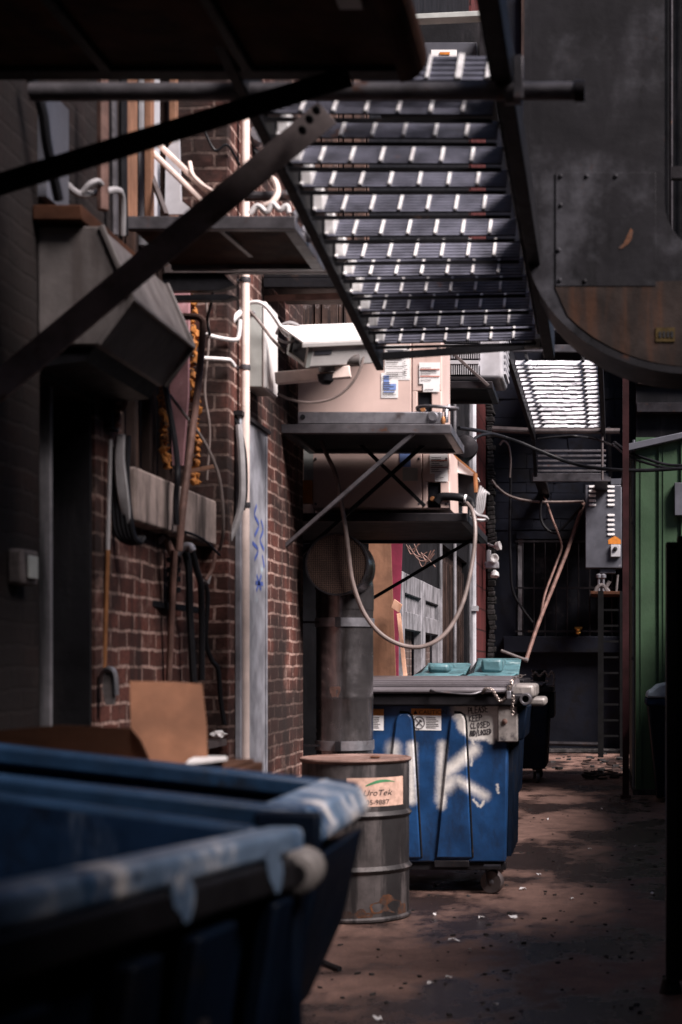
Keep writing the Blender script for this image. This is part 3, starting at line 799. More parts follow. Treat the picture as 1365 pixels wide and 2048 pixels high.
for a, c in zip(op, op[1:]):
    t = (c - a).normalized(); n = Vector((t.z, 0, -t.x))
    if n.z > 0: n = -n
    b.add([a - n * .012 + Vector((0, -.012, 0)), c - n * .012 + Vector((0, -.012, 0)), c + n * .014 + Vector((0, -.012, 0)), a + n * .014 + Vector((0, -.012, 0)),
           a - n * .012 + Vector((0, .01, 0)), c - n * .012 + Vector((0, .01, 0)), c + n * .014 + Vector((0, .01, 0)), a + n * .014 + Vector((0, .01, 0))],
          [(0, 1, 2, 3), (4, 5, 6, 7), (3, 2, 6, 7), (0, 1, 5, 4)])
b.build('seam_flange', M['duct'], du)
b = MB()
lo = [(1111, 573), (1316, 566)]
cur = [(x, y) for x, y in outer if y > 560 and x < 1560]
b.prism([P(x, y, YD - .004) for x, y in [(1110, 573)] + [(x + 8, y - 8) for x, y in cur if x > 1112] + [(1560, 560), (1330, 562)]], (0, .0035, 0))
b.build('elbow_panel', M['ductrust'], du)
b = MB(); b.prism([P(x, y, YD - .006) for x, y in ((1112, 345), (1312, 345), (1312, 572), (1112, 572))], (0, .0055, 0)); b.build('patch_plate', M['duct'], du, bevel=.001)
b = MB()
for x, y in ((1122, 352), (1174, 352), (1232, 352), (1122, 410), (1118, 500), (1120, 560), (1170, 562)):
    b.lathe([(.009, 0), (.007, .005), (.002, .007)], P(x, y, YD - .006), axis=(0, -1, 0), n=8)
b.split('rivet', M['duct'], du)
b = MB(); b.box(P(1312, 0, YD).x, P(1350, 0, YD).x, YD - .008, YD - .0045, P(0, 684, YD).z, P(0, 656, YD).z); lb = b.build('warning_label', mat('dull_yellow_label', (0.045, 0.030, 0.010), 0.6, var=.4, scale=20), du)
b = MB()
for i in range(4):
    b.box(P(1318 + i * 8, 0, YD).x, P(1323 + i * 8, 0, YD).x, YD - .0105, YD - .009, P(0, 676, YD).z, P(0, 664, YD).z)
b.build('label_print', M['ink'], lb)
b = MB(); b.prism([P(x, y, YD - .0075) for x, y in ((1236, 497), (1248, 486), (1256, 468), (1262, 456), (1267, 462), (1264, 478), (1256, 489), (1244, 497))], (0, .001, 0)); b.build('rust_scrape', M['rust'], du)
b = MB(); b.box(P(1345, 0, YD).x, 1.305, YD + .1, YD + .14, P(0, 340, YD).z, P(0, 316, YD).z); b.build('hanger', M['darksteel'], du)

# ------------------------------------------------------------------ bracket shelves with the tan air cabinets
def shelf(label, x0, x1, y0, y1, z, braces, group=None):
    t = thing('bracket_shelf', label, 'shelf', (x0, y0, z), group)
    b = MB()
    b.box(x0, x1, y0, y0 + .045, z - .05, z); b.box(x0, x1, y1 - .045, y1, z - .05, z)
    b.box(x1 - .045, x1, y0 + .0455, y1 - .0455, z - .05, z - .002); b.box(x0, x0 + .045, y0 + .0455, y1 - .0455, z - .05, z - .002)
    b.build('frame', M['edgesteel'] if braces and braces[0] != 'dark' else M['darksteel'], t, bevel=.004)
    b = MB(); b.box(x0 + .046, x1 - .046, y0 + .046, y1 - .046, z - .03, z - .006); b.build('deck', M['blackwall'], t)
    for q in braces:
        if isinstance(q, str): continue
        a, c, m = q
        bb_ = MB(); bb_.bar(a, c, .022, .022); bb_.build('brace', M[m], t, bevel=.003)
    return t

shelf('upper grey angle-iron shelf carrying the tan cabinet with white stickers', -1.70, -.785, 8.60, 9.44, 2.675,
      [(P(828, 866, 8.62), P(548, 1112, 8.75), 'edgesteel'), (P(700, 868, 9.22), P(850, 1012, 9.22), 'blackpaint'), (P(868, 872, 9.24), P(585, 1125, 9.24), 'blackpaint')], 'wall shelves for the air cabinets')
shelf('lower black shelf under the second tan cabinet, above the mesh vent', -2.30, -.765, 9.42, 11.15, 2.275,
      ['dark', (P(958, 1072, 11.0), P(740, 1200, 11.0), 'blackpaint')], 'wall shelves for the air cabinets')
shelf('short dark bracket shelf under the pale louvred condenser', -1.75, -.74, 11.3, 12.0, 3.385,
      ['dark', (P(888, 690, 11.3), P(978, 772, 11.28), 'bracesteel')], 'wall shelves for the air cabinets')

def cabinet(label, Yf, px0, px1, pyt, pyb, seam, stick, depth, ztop):
    t = thing('air_cabinet', label, 'air cabinet', P((px0 + px1) / 2, pyb, Yf), 'tan air cabinets on the shelves')
    x0, x1 = P(px0, 0, Yf).x, P(px1, 0, Yf).x; z0 = P(0, pyb, Yf).z
    xs = P(seam, 0, Yf).x
    b = MB(); b.box(x0, x1, Yf + .022, Yf + depth, z0, ztop); b.build('casing', M['tan'], t, bevel=.006)
    b = MB(); b.box(x0 + .003, xs - .003, Yf, Yf + .021, z0 + .006, ztop - .01); b.build('front_panel', M['tan'], t, bevel=.004)
    zr = z0 + .165; xr0 = xs + .03; xr1 = x1 - .055
    b = MB(); b.box(xs + .003, x1 - .003, Yf + .002, Yf + .021, zr, ztop - .01); b.box(xs + .003, xr0, Yf + .002, Yf + .021, z0 + .006, zr - .001); b.box(xr1, x1 - .003, Yf + .002, Yf + .021, z0 + .006, zr - .001)
    b.build('access_panel', M['tan'], t, bevel=.003)
    b = MB(); b.box(xr0 + .004, xr1 - .004, Yf + .016, Yf + .0215, z0 + .01, zr - .006); rc = b.build('valve_recess', M['glassdark'], t)
    b = MB(); b.lathe([(.012, 0), (.016, .01), (.012, .03)], (xr0 + .03, Yf + .0155, z0 + .06), axis=(0, -1, 0), n=12); b.build('valve', M['coppery'], rc)
    b = MB()
    for (qx, qz) in ((x0 + .02, z0 + .03), (x0 + .02, ztop - .06), (xs - .02, z0 + .03), (xs - .02, ztop - .06), (x1 - .02, z0 + .03), (x1 - .02, ztop - .06)):
        b.lathe([(.006, 0), (.008, .002), (.003, .005)], (qx, Yf + .001, qz), axis=(0, -1, 0), n=10)
    b.split('screw', M['edgesteel'], t)
    for (a, c, d, e, m) in stick:
        if m != 'labelwhite': continue
        b = MB()
        n_ = int((e - c) / 4)
        for k in range(2, n_):
            if random.random() < .75:
                xx = P(a + 3, 0, Yf).x; xe = P(d - 3 - random.uniform(0, (d - a) * .4), 0, Yf).x; zz = P(0, c + k * 4, Yf).z
                b.box(xx, xe, Yf - .0075, Yf - .0072, zz, zz + .0035)
        if b.v: b.build('sticker_print', M['inkfaint'], t)
    for i, (a, c, d, e, m) in enumerate(stick):
        b = MB(); lift = .0018 + .0007 * i
        b.box(P(a, 0, Yf).x, P(d, 0, Yf).x, Yf - lift, Yf - lift + .0006, P(0, e, Yf).z, P(0, c, Yf).z)
        b.build('sticker' if m == 'labelwhite' else 'sticker_print', M[m], t)
    return t
cabinet('upper tan cabinet with white and blue stickers in front of its galvanised base rail', 8.75, 595, 884, 690, 842, 824,
        [(770, 690, 820, 760, 'labelwhite'), (806, 708, 819, 758, 'labelwhite'), (763, 746, 797, 796, 'labelwhite'), (839, 725, 881, 768, 'labelwhite'), (847, 768, 880, 784, 'labelwhite'),
         (768, 751, 779, 780, 'blueprint'), (768, 768, 793, 780, 'blueprint'), (841, 738, 880, 740, 'redprint'), (841, 752, 880, 754, 'redprint'), (776, 700, 808, 716, 'panelgrey'), (768, 783, 790, 785, 'blueprint')], .5, 3.17)
cabinet('lower tan cabinet shaded beneath the upper shelf', 9.465, 625, 900, 884, 1018, 845,
        [(860, 908, 896, 948, 'labelwhite'), (870, 948, 897, 963, 'labelwhite'), (800, 880, 822, 934, 'blueprint'), (862, 920, 895, 922, 'redprint'), (862, 934, 895, 936, 'redprint'), (806, 936, 836, 962, 'offwhite')], 1.3, 2.66)

gr = thing('base_rail', 'galvanised rail with a round hole along the foot of the upper cabinet', 'rail', P(700, 848, 8.66))
b = MB(); b.box(P(596, 0, 8.66).x, P(884, 0, 8.66).x, 8.655, 8.70, P(0, 848, 8.66).z, P(0, 824, 8.66).z); b.build('channel', M['galv'], gr, bevel=.004)
b = MB()
for px in (606, 868):
    b.lathe([(.014, 0), (.014, .004)], P(px, 834, 8.654), axis=(0, -1, 0), n=14)
b.split('bolt_hole', M['ink'], gr)
vv = thing('pipe_coil', 'grey pipe coil and fitting at the right end of the upper shelf', 'pipe', P(880, 840, 8.72))
b = MB(); c0 = P(875, 817, 8.72)
b.tube([c0 + Vector((.11 * math.cos(a), .07 * math.sin(a), .004 * math.sin(2 * a))) for a in [i * math.pi / 14 for i in range(29)]], .010, 8); b.build('coil', M['edgesteel'], vv)
b = MB(); b.lathe([(.012, 0), (.030, .0), (.030, .05), (.022, .06)], P(868, 836, 8.70), axis=(0, -1, 0), n=16)
b.tube([P(893, 845, 8.75), P(893, 820, 8.75), P(898, 812, 8.78)], .012, 8); b.split('fitting', M['galv'], vv)
b = MB(); b.lathe([(.010, 0), (.014, .02), (.008, .04)], P(887, 848, 8.66), n=10); b.build('copper_end', M['coppery'], vv)

co = thing('condenser', 'pale louvred condenser unit half hidden beneath the raised stair', 'condenser', P(950, 757, 11.4))
x0, x1, z0, z1 = P(760, 0, 11.4).x, P(1012, 0, 11.4).x, P(0, 757, 11.4).z, 3.95
b = MB(); b.box(x0, x1 - .02, 11.43, 11.95, z0, z1); b.build('casing', M['condenser'], co, bevel=.03)
b = MB()
for k in range(5):
    zz = z0 + .03 + k * .115
    b.box(P(888, 0, 11.4).x - .4, P(958, 0, 11.4).x, 11.40, 11.428, zz + .075, zz + .10)
    for i in range(24):
        xx = P(888, 0, 11.4).x - .1 + i * .0155
        b.box(xx, xx + .006, 11.405, 11.428, zz, zz + .074)
b.build('louvre', M['condenser'], co)
b = MB(); b.box(P(888, 0, 11.4).x - .4, P(957, 0, 11.4).x, 11.4285, 11.4295, z0 + .02, z1 - .05); b.build('coil_face', M['glassdark'], co)
b = MB()
for k in range(12):
    b.box(x1 - .0195, x1 - .003, 11.5, 11.9, z0 + .05 + k * .045, z0 + .07 + k * .045)
b.build('side_louvre', M['condenser'], co)

rv = thing('round_vent', 'dark round metal vent end on the wall right of the cabinets', 'vent', P(933, 893, 12.2))
b = MB(); b.lathe([(.02, -.02), (.085, 0), (.098, .04), (.10, .12), (.10, .5)], P(933, 893, 12.2), axis=(-.25, 1, 0), n=28); b.build('cowl', M['darksteel'], rv)
b = MB(); b.box(-1.78, -1.0, 12.5, 12.54, 2.98, 3.02); b.build('bracket', M['darksteel'], rv)

# insulated pipe, wires and fittings on the end of the lower shelf
ip = thing('insulated_pipe', 'dark insulated pipe with a pale tie at the end of lower shelf', 'pipe', P(905, 1000, 9.46))
b = MB(); b.tube(smooth([P(873, 1004, 9.46), P(882, 994, 9.46), P(900, 993, 9.46), P(925, 996, 9.46), P(940, 1003, 9.5), P(946, 1016, 9.5)]), .024, 12); b.build('sleeve', M['blackrubber'], ip)
b = MB(); b.lathe([(.0255, 0), (.0255, .012)], P(929, 997, 9.46), axis=(1, 0, -.2), n=14); b.build('tie', M['labelwhite'], ip)
wb = MB()
for i in range(5):
    wb.tube(smooth([P(940, 1030, 9.5), P(952 + i * 3, 1025, 9.5), P(955 + i * 4, 1000 - i * 3, 9.5), P(962 + i * 4, 972 + i * 4, 9.52)]), .0085, 7)
wb.tube(smooth([P(944, 1018, 9.48), P(956, 1030, 9.46), P(972, 1034, 9.46), P(974, 1040, 9.5), P(950, 1040, 9.48)]), .009, 7)
tag(wb.build('wire_bundle', M['greycable'], loc=P(950, 1025, 9.5)), 'bunch of grey wires tied at the corner of the lower shelf', 'wires')
hs = MB(); hs.tube(smooth([P(640, 872, 9.05), P(652, 905, 9.02), P(672, 950, 9.0), P(684, 1010, 8.98), P(692, 1060, 8.97), P(698, 1110, 8.97), P(706, 1165, 8.98), P(728, 1225, 9.0), P(762, 1268, 9.02), P(806, 1291, 9.05), P(850, 1292, 9.08), P(892, 1266, 9.12), P(925, 1208, 9.18), P(944, 1130, 9.25), P(951, 1065, 9.3), P(946, 1024, 9.36), P(934, 1006, 9.42)], 8), .0125, 10)
tag(hs.build('hose', M['hose'], loc=P(806, 1291, 9.05)), 'brown-grey hose hanging in one wide loop from the shelves', 'hose')
wp = thing('sheet_metal_hood', 'small white and rust-edged sheet hood right of the lower cabinet', 'hood', P(925, 940, 10.0))
b = MB(); b.prism([P(908, 912, 10.0), P(950, 945, 10.0), P(953, 952, 10.0), P(908, 944, 10.0)], (0, .35, 0)); b.build('hood', M['white'], wp)
b = MB(); b.bar(P(908, 911, 9.99), P(952, 947, 9.99), .012, .012); b.tube([P(951, 947, 10.0), P(953, 985, 10.0)], .014, 8); b.build('edge', M['coppery'], wp)
b = MB(); b.box(P(912, 0, 10.05).x, P(948, 0, 10.05).x, 10.05, 10.3, P(0, 1005, 10.05).z, P(0, 946, 10.05).z); b.build('box', M['blackwall'], wp)

og = MB(); og.mi = 0; og.box(P(608, 0, 9.5).x, P(627, 0, 9.5).x, 9.46, 9.50, P(0, 1008, 9.5).z, P(0, 962, 9.5).z)
og.mi = 1; og.box(P(610, 0, 9.5).x, P(629, 0, 9.5).x, 9.465, 9.505, P(0, 961, 9.5).z, P(0, 892, 9.5).z)
tag(og.build('warning_board', [M['orange'], M['offwhite']], loc=P(618, 1008, 9.5)), 'narrow orange and white board left of the lower cabinet', 'board')

# ------------------------------------------------------------------ steel flue with mesh mouth
fx, fy = P(690, 0, 9.35).x, 9.35
fu = thing('steel_flue', 'stained upright steel flue with round mesh mouth behind the drum', 'flue', (fx, fy, 0))
b = MB(); b.lathe([(.165, 0.02), (.165, .9), (.167, .905), (.165, .91), (.165, 1.18), (.168, 1.19), (.165, 1.2), (.165, 1.72)], (fx, fy, 0), n=48); b.build('pipe', M['flue'], fu)
dc = P(674, 1128, 9.02)
b = MB()
ctr = [Vector((fx, fy, 1.70)), Vector((fx, fy, 1.82)), Vector((fx - .01, fy - .03, 1.90)), Vector((dc.x + .02, fy - .12, dc.z - .01)), Vector((dc.x, dc.y + .02, dc.z))]
b.tube(smooth(ctr, 5), [.165] * 9 + [.168] * 6 + [.172] * 6, 40, cap=False) if False else b.tube(smooth(ctr, 5), .168, 40, cap=False)
b.build('elbow', M['flue'], fu)
b = MB(); b.lathe([(.168, .0), (.178, .0), (.178, .03), (.168, .03)], dc, axis=(0, 1, 0), n=40, caps=False); b.build('mouth_rim', M['darksteel'], fu)
b = MB()
rr_ = .17
for i in range(-16, 17):
    x = i * .0105
    if abs(x) < rr_:
        h = math.sqrt(rr_ ** 2 - x * x)
        b.bar((dc.x + x, dc.y + .006, dc.z - h), (dc.x + x, dc.y + .006, dc.z + h), .0028, .0028, up=(0, 1, 0))
        b.bar((dc.x - h, dc.y + .010, dc.z + x), (dc.x + h, dc.y + .010, dc.z + x), .0028, .0028, up=(0, 1, 0))
b.build('mesh_screen', M['mesh'], fu)
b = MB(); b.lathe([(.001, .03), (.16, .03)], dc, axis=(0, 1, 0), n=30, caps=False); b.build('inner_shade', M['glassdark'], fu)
for zz, hh in ((P(0, 1244, 9.2).z, .05), (P(0, 1492, 9.2).z, .055)):
    b = MB(); b.lathe([(.1665, -hh / 2), (.172, -hh / 2), (.172, hh / 2), (.1665, hh / 2)], (fx, fy, zz), n=48, caps=False)
    cb_ = b.build('clamp', M['galv'], fu)
    b = MB(); b.obb((fx - .01, fy - .18, zz), (.016, 0, 0), (0, .012, 0), (0, 0, .028)); b.bar((fx - .13, fy - .12, zz), (-2.3, fy - .02, zz), .012, .012); b.build('clamp_bolt', M['darksteel'], cb_)
b = MB(); b.prism([(fx - .03 + .028 * math.cos(a) * (1 + .3 * math.sin(3 * a)), 0, P(0, 1385, 9.2).z + .05 * math.sin(a) * (1 + .35 * math.cos(2 * a))) for a in [i * 2 * math.pi / 20 for i in range(20)]], (0, .002, 0))
b.v = [Vector((v.x, fy - math.sqrt(.1662 ** 2 - (v.x - fx) ** 2) + (0 if v.y < .001 else .001), v.z)) for v in b.v]
b.split('rust_patch', M['rustpole'], fu)
b = MB(); b.lathe([(.19, 0), (.19, .02), (.165, .02)], (fx, fy, 0), n=32); b.build('base_ring', M['darksteel'], fu)

# ------------------------------------------------------------------ pole, cover sheet, camera, junction box
pb = P(491, 1330, 7.55)
b = MB(); b.tube([(pb.x, 7.55, 0), (pb.x, 7.55, 4.3)], .0205, 14)
pole = thing('utility_pole', 'thin pale pinkish upright pole in front of the brick corner', 'pole', (pb.x, 7.55, 0))
b.build('tube', M['pinkpole'], pole)
for yy in (735, 1010, 560):
    z = P(0, yy, 7.55).z; b = MB()
    b.lathe([(.024, -.012), (.026, 0), (.024, .012)], (pb.x, 7.55, z), n=14); b.box(-1.70, pb.x - .01, 7.545, 7.56, z - .006, z + .006)
    b.build('clip', M['edgesteel'], pole)

cs = thing('cable_cover', 'grey-blue sheet metal cover with blue scribbles beside the pale pole', 'cover', (-1.68, 7.8, 0))
b = MB(); zt = P(0, 862, 8.0).z
b.box(-1.698, -1.672, 7.50, 8.12, 0, zt); b.box(-1.671, -1.665, 7.62, 7.64, 0, zt - .02); b.box(-1.671, -1.665, 8.06, 8.08, 0, zt - .02)
b.build('sheet', M['coversheet'], cs, bevel=.003)
b = MB(); b.box(-1.70, -1.66, 7.48, 8.14, zt, zt + .02); b.build('top_flange', M['darksteel'], cs)
b = MB()
def sc_pt(py, yy): return Vector((-1.6705, yy, P(0, py, yy).z))
for seg in ([(1010, 7.85), (1030, 7.80), (1050, 7.90), (1072, 7.80)], [(1040, 7.95), (1060, 8.0), (1080, 7.93), (1100, 8.02)], [(1085, 7.75), (1100, 7.88), (1120, 7.8)], [(1110, 7.98), (1135, 8.03)], [(1150, 7.85), (1180, 7.95)], [(1150, 7.96), (1182, 7.84)], [(1165, 7.82), (1168, 8.0)], [(1060, 7.60), (1085, 7.57), (1110, 7.62)], [(1150, 7.60), (1185, 7.58)]):
    pts = smooth([sc_pt(*q) for q in seg], 5)
    for a, c in zip(pts, pts[1:]):
        d_ = (c - a).normalized(); q = Vector((1, 0, 0)).cross(d_) * .010
        b.quad(a - q, c - q, c + q, a + q)
b.split('scribble', M['bluemarker'], cs)

jb = thing('junction_box', 'tall white junction box on the brick corner behind the pole', 'box', P(520, 780, 7.8))
z0, z1 = P(0, 778, 7.75).z, P(0, 610, 7.75).z
b = MB(); b.box(-1.699, -1.612, 7.70, 7.97, z0, z1); b.build('body', M['offwhite'], jb, bevel=.006)
b = MB(); b.box(-1.611, -1.592, 7.695, 7.975, z0 - .005, z1 + .005); b.build('lid', M['white'], jb, bevel=.006)
b = MB(); b.lathe([(.008, 0), (.010, .006), (.004, .01)], (-1.655, 7.699, z1 - .05), axis=(0, -1, 0), n=10); b.build('screw', M['edgesteel'], jb)

cc = thing('security_camera', 'white security camera housing on a wall arm under the stair', 'camera', P(650, 720, 7.8))
b = MB(); b.bar(P(552, 757, 7.82), P(702, 744, 7.82), .05, .056); b.build('arm', M['pinkpole'], cc, bevel=.004)
ctr = P(668, 694, 7.80)
ax = Vector((.72, .66, .17)).normalized()
tp = Vector((.0, -.66, .75)); tp = (tp - ax * tp.dot(ax)).normalized(); sd = ax.cross(tp)
if sd.y > 0: sd = -sd        # towards the viewer
L2, W2, H2 = .19, .085, .062
b = MB(); b.obb(ctr, ax * L2, sd * W2, tp * H2); b.build('housing', M['white'], cc, bevel=.008)
b = MB(); fc_ = ctr - ax * (L2 + .004)
b.obb(fc_ + tp * (H2 - .008), ax * .012, sd * W2, tp * .008); b.obb(fc_ - tp * (H2 - .008), ax * .012, sd * W2, tp * .008)
b.obb(fc_ + sd * (W2 - .008), ax * .012, sd * .008, tp * (H2 - .0165)); b.obb(fc_ - sd * (W2 - .008), ax * .012, sd * .008, tp * (H2 - .0165)); b.build('window_frame', M['offwhite'], cc)
b = MB(); b.obb(fc_, ax * .003, sd * (W2 - .017), tp * (H2 - .017)); b.build('window_glass', M['glassdark'], cc)
b = MB(); k0 = ctr + tp * (H2 + .012) - ax * .035
b.obb(k0, ax * (L2 + .03), sd * (W2 + .014), tp * .005); b.obb(k0 + sd * (W2 + .012) - tp * .014, ax * (L2 + .03), sd * .003, tp * .012); b.build('sunshield', M['white'], cc, bevel=.003)
b = MB(); lo_ = ctr + sd * (W2 + .0018) - ax * (L2 - .07) + tp * .012; b.obb(lo_, ax * .05, sd * .0006, tp * .010); b.build('side_label', M['panelgrey'], cc)
b = MB(); jn = P(655, 738, 7.81); b.tube([jn - Vector((0, 0, .02)), jn + Vector((0, 0, .02))], .042, 16); b.tube([ctr - tp * .05 - ax * .02, jn], .03, 12)
b.tube([P(690, 722, 7.82), P(720, 720, 7.82)], .030, 12); b.tube([P(668, 735, 7.82), P(690, 724, 7.82)], .022, 10); b.build('swivel', M['hood'], cc)
b = MB(); b.lathe([(.03, 0), (.042, .0), (.036, -.03), (.02, -.045)], P(652, 750, 7.81), n=16); b.build('swivel_knob', M['blackrubber'], cc)
b = MB(); b.tube(smooth([P(728, 706, 7.85), P(722, 735, 7.84), P(700, 772, 7.84), P(665, 797, 7.83), P(620, 805, 7.82), P(585, 800, 7.80), P(555, 787, 7.78)], 8), .0065, 8); b.build('cable', M['hose'], cc)
b = MB(); b.tube([P(622, 668, 7.75), P(594, 670, 7.75)], .012, 10); b.tube([P(598, 669, 7.75), P(592, 669, 7.75)], .016, 10); b.build('gland', M['white'], cc)
def cable(name, label, pts, r, m, cat='cable', k=8, group=None):
    bb_ = MB(); pts = smooth(pts, k); bb_.tube(pts, r, 8)
    return tag(bb_.build(name, M[m], loc=pts[0]), label, cat, group)
cable('cable', 'white cable arching over the junction box down to the camera', [P(480, 620, 7.6), P(500, 606, 7.6), P(522, 606, 7.6), P(540, 622, 7.62), P(556, 645, 7.65), P(568, 664, 7.7), P(580, 672, 7.72), P(598, 669, 7.75)], .010, 'whitecable')
cable('cable', 'thin grey cable loop left of the camera glass', [P(553, 668, 7.7), P(562, 652, 7.68), P(580, 645, 7.68), P(598, 652, 7.7), P(604, 665, 7.72), P(592, 680, 7.7), P(572, 685, 7.68), P(556, 677, 7.68)], .007, 'greycable')
cable('cable', 'dark thin cable crossing the face of the junction box', [P(498, 620, 7.6), P(520, 645, 7.62), P(545, 678, 7.6), P(562, 696, 7.68), P(570, 704, 7.72)], .008, 'hose')
cable('cable', 'white cable swinging left of the pole and turning black below', [P(490, 618, 7.58), P(468, 638, 7.5), P(450, 670, 7.5), P(439, 712, 7.48), P(437, 745, 7.48)], .014, 'whitecable')
cable('cable', 'black cable hanging below the white loop toward the pole', [P(437, 740, 7.48), P(442, 775, 7.48), P(456, 815, 7.5), P(472, 840, 7.5), P(482, 870, 7.5), P(490, 920, 7.5), P(491, 985, 7.5), P(486, 1020, 7.5)], .012, 'blackrubber')
cable('cable', 'thick pale cable bending down to the left below the stone sill', [P(478, 850, 7.49), P(484, 930, 7.48), P(484, 1000, 7.47), P(472, 1050, 7.46), P(455, 1085, 7.44), P(436, 1120, 7.4), P(412, 1166, 7.36)], .017, 'greycable')
cable('cable', 'thin grey cord slanting down across the stone sill', [P(340, 790, 6.95), P(378, 840, 6.98), P(410, 885, 7.0), P(436, 945, 7.02), P(445, 1000, 7.03), P(447, 1060, 7.05), P(440, 1100, 7.1)], .007, 'hose')
for lab, pts in (('upper white conduit with a bent end across the brick corner', [P(408, 668, 7.3), P(440, 676, 7.33), P(470, 680, 7.35), P(478, 672, 7.36), P(481, 640, 7.38)]),
                 ('lower white conduit running level across the brick corner', [P(330, 712, 7.2), P(400, 716, 7.25), P(452, 719, 7.3), P(462, 722, 7.32), P(470, 733, 7.34)])):
    bb_ = MB(); bb_.tube(smooth(pts, 5), .0095, 10); tag(bb_.build('conduit', M['whitecable'], loc=pts[0]), lab, 'conduit')

# ------------------------------------------------------------------ hood, upper left platform and clutter
hd = thing('exhaust_hood', 'grey sheet-metal exhaust hood with bright sloping front on the left wall', 'hood', P(160, 690, 5.3))
prof = [P(x, y, 5.2) for x, y in ((68, 452), (200, 452), (262, 598), (196, 690), (68, 690))]
prof[0].x = XL + .001; prof[-1].x = XL + .001
b = MB(); b.prism(prof, (0, .78, 0)); b.build('body', M['hood'], hd, bevel=.006)
b = MB()
for a, c in zip(prof[1:3], prof[2:4]):
    for yy in (5.195, 5.985):
        b.bar(a + Vector((.006, yy - 5.2, 0)), c + Vector((.006, yy - 5.2, 0)), .018, .012, up=(0, 1, 0))
b.bar(prof[2] + Vector((.006, -.01, 0)), prof[2] + Vector((.006, .79, 0)), .014, .014)
b.build('rolled_edge', M['hood'], hd, bevel=.003)
b = MB(); b.prism([P(x, y, 5.22) for x, y in ((70, 692), (190, 692), (172, 722), (70, 735))], (0, .74, 0)); b.build('skirt', M['blackpaint'], hd)
b = MB(); b.box(XL + .002, -1.66, 5.15, 6.0, P(0, 448, 5.2).z, P(0, 418, 5.2).z); b.build('top_flange', M['rustsheet'], hd, bevel=.004)

ps = thing('bracket_shelf', 'dark-edged platform with rusty underside behind the long diagonal brace', 'shelf', P(420, 440, 6.2), 'wall shelves for the air cabinets')
x0, x1, y0, y1, z = XL, -1.17, 6.2, 6.87, 3.11
b = MB(); b.box(x0, x1, y0, y0 + .04, z - .04, z + .01); b.box(x0, x1, y1 - .04, y1, z - .04, z); b.box(x1 - .05, x1, y0 + .041, y1 - .041, z - .04, z - .002); b.build('frame', M['edgesteel'], ps, bevel=.003)
b = MB(); b.box(x0, x1 - .051, y0 + .041, y1 - .041, z - .022, z - .004); b.build('deck', M['rustsheet'], ps)
b = MB(); b.bar(P(443, 458, 6.25), P(515, 520, 6.80), .02, .02); b.bar(P(290, 455, 6.25), P(330, 480, 6.8), .015, .015); b.split('under_rod', M['edgesteel'], ps)
b = MB(); b.bar(P(330, 538, 6.95), P(665, 537, 6.95), .035, .045); b.build('back_beam', M['bracesteel'], ps, bevel=.003)
sp2 = thing('bracket_shelf', 'black shadowed plate shelf below the rusty platform, right of the pole', 'shelf', P(600, 580, 7.9), 'wall shelves for the air cabinets')
b = MB(); q = P(515, 0, 8.2).x; b.box(-1.69, -1.02, 8.1, 8.7, P(0, 556, 8.1).z, P(0, 556, 8.1).z + .03); b.build('plate', M['blackpaint'], sp2, bevel=.004)
b = MB(); b.box(-1.69, -1.02, 8.09, 8.13, P(0, 556, 8.1).z - .05, P(0, 556, 8.1).z - .002); b.build('edge_angle', M['blackpaint'], sp2, bevel=.004)
b = MB(); b.bar(P(530, 597, 8.15), P(690, 592, 8.15), .02, .03); b.build('rail', M['rustpole'], sp2)
for lab, pts in (('pointed black steel bracket below the rusty platform, the upper one', ((325, 548), (445, 545), (470, 570), (440, 580), (325, 582))), ('pointed black steel bracket just above the orange foam, the lower one', ((335, 590), (450, 588), (476, 593), (450, 600), (335, 601)))):
    b = MB(); b.prism([P(x, y, 6.95) for x, y in pts], (0, .05, 0)); tag(b.build('steel_bracket', M['blackpaint'], loc=P(pts[0][0], pts[0][1], 6.95)), lab, 'bracket')

cl = thing('leaning_rods', 'pair of pale brown rods leaning against the boarded upper window', 'rods', P(430, 425, 6.5))
for a, c in (((268, 268), (428, 425)), ((300, 272), (440, 405))):
    b = MB(); b.tube([P(a[0], a[1], 6.75), P(c[0], c[1], 6.45)], .013, 8); b.build('rod', M['pinkpole'], cl)
b = MB(); b.tube(smooth([P(380, 325, 6.6), P(386, 350, 6.55), P(405, 370, 6.5), P(430, 385, 6.45)]), .009, 8)
tag(b.build('bent_tube', M['greenwall'] if False else M['pinkpole'], loc=P(380, 325, 6.6)), 'short bent cream tube right of the two leaning rods', 'tube')
b = MB(); b.bar(P(295, 330, 6.7), P(333, 430, 6.5), .018, .018); tag(b.build('leaning_bar', M['bracesteel'], loc=P(333, 430, 6.5)), 'dark thin bar leaning behind the two pale rods', 'bar')
b = MB(); b.prism([P(x, y, 6.8) for x, y in ((332, 300), (358, 270), (362, 400), (395, 428), (330, 428))], (0, .02, 0)); tag(b.build('torn_sheet', M['condenser'], loc=P(350, 430, 6.8)), 'torn pale grey sheet standing on the rusty platform', 'sheet')
jk = thing('pipe_fittings', 'heap of pipes and white fittings at the platform end', 'pipes', P(550, 425, 6.4))
b = MB(); b.tube([P(490, 393, 6.5), P(590, 392, 6.5)], .020, 10); b.build('pipe', M['edgesteel'], jk)
b = MB(); b.tube(smooth([P(500, 428, 6.3), P(516, 412, 6.3), P(534, 424, 6.3), P(546, 408, 6.3), P(560, 420, 6.3), P(574, 412, 6.3), P(578, 426, 6.3)]), .012, 8); b.build('tubing', M['whitecable'], jk)
b = MB(); b.tube(smooth([P(536, 352, 6.5), P(550, 362, 6.45), P(556, 385, 6.42), P(545, 405, 6.4), P(530, 412, 6.4)]), .013, 8); b.build('bent_pipe', M['pinkpole'], jk)
b = MB()
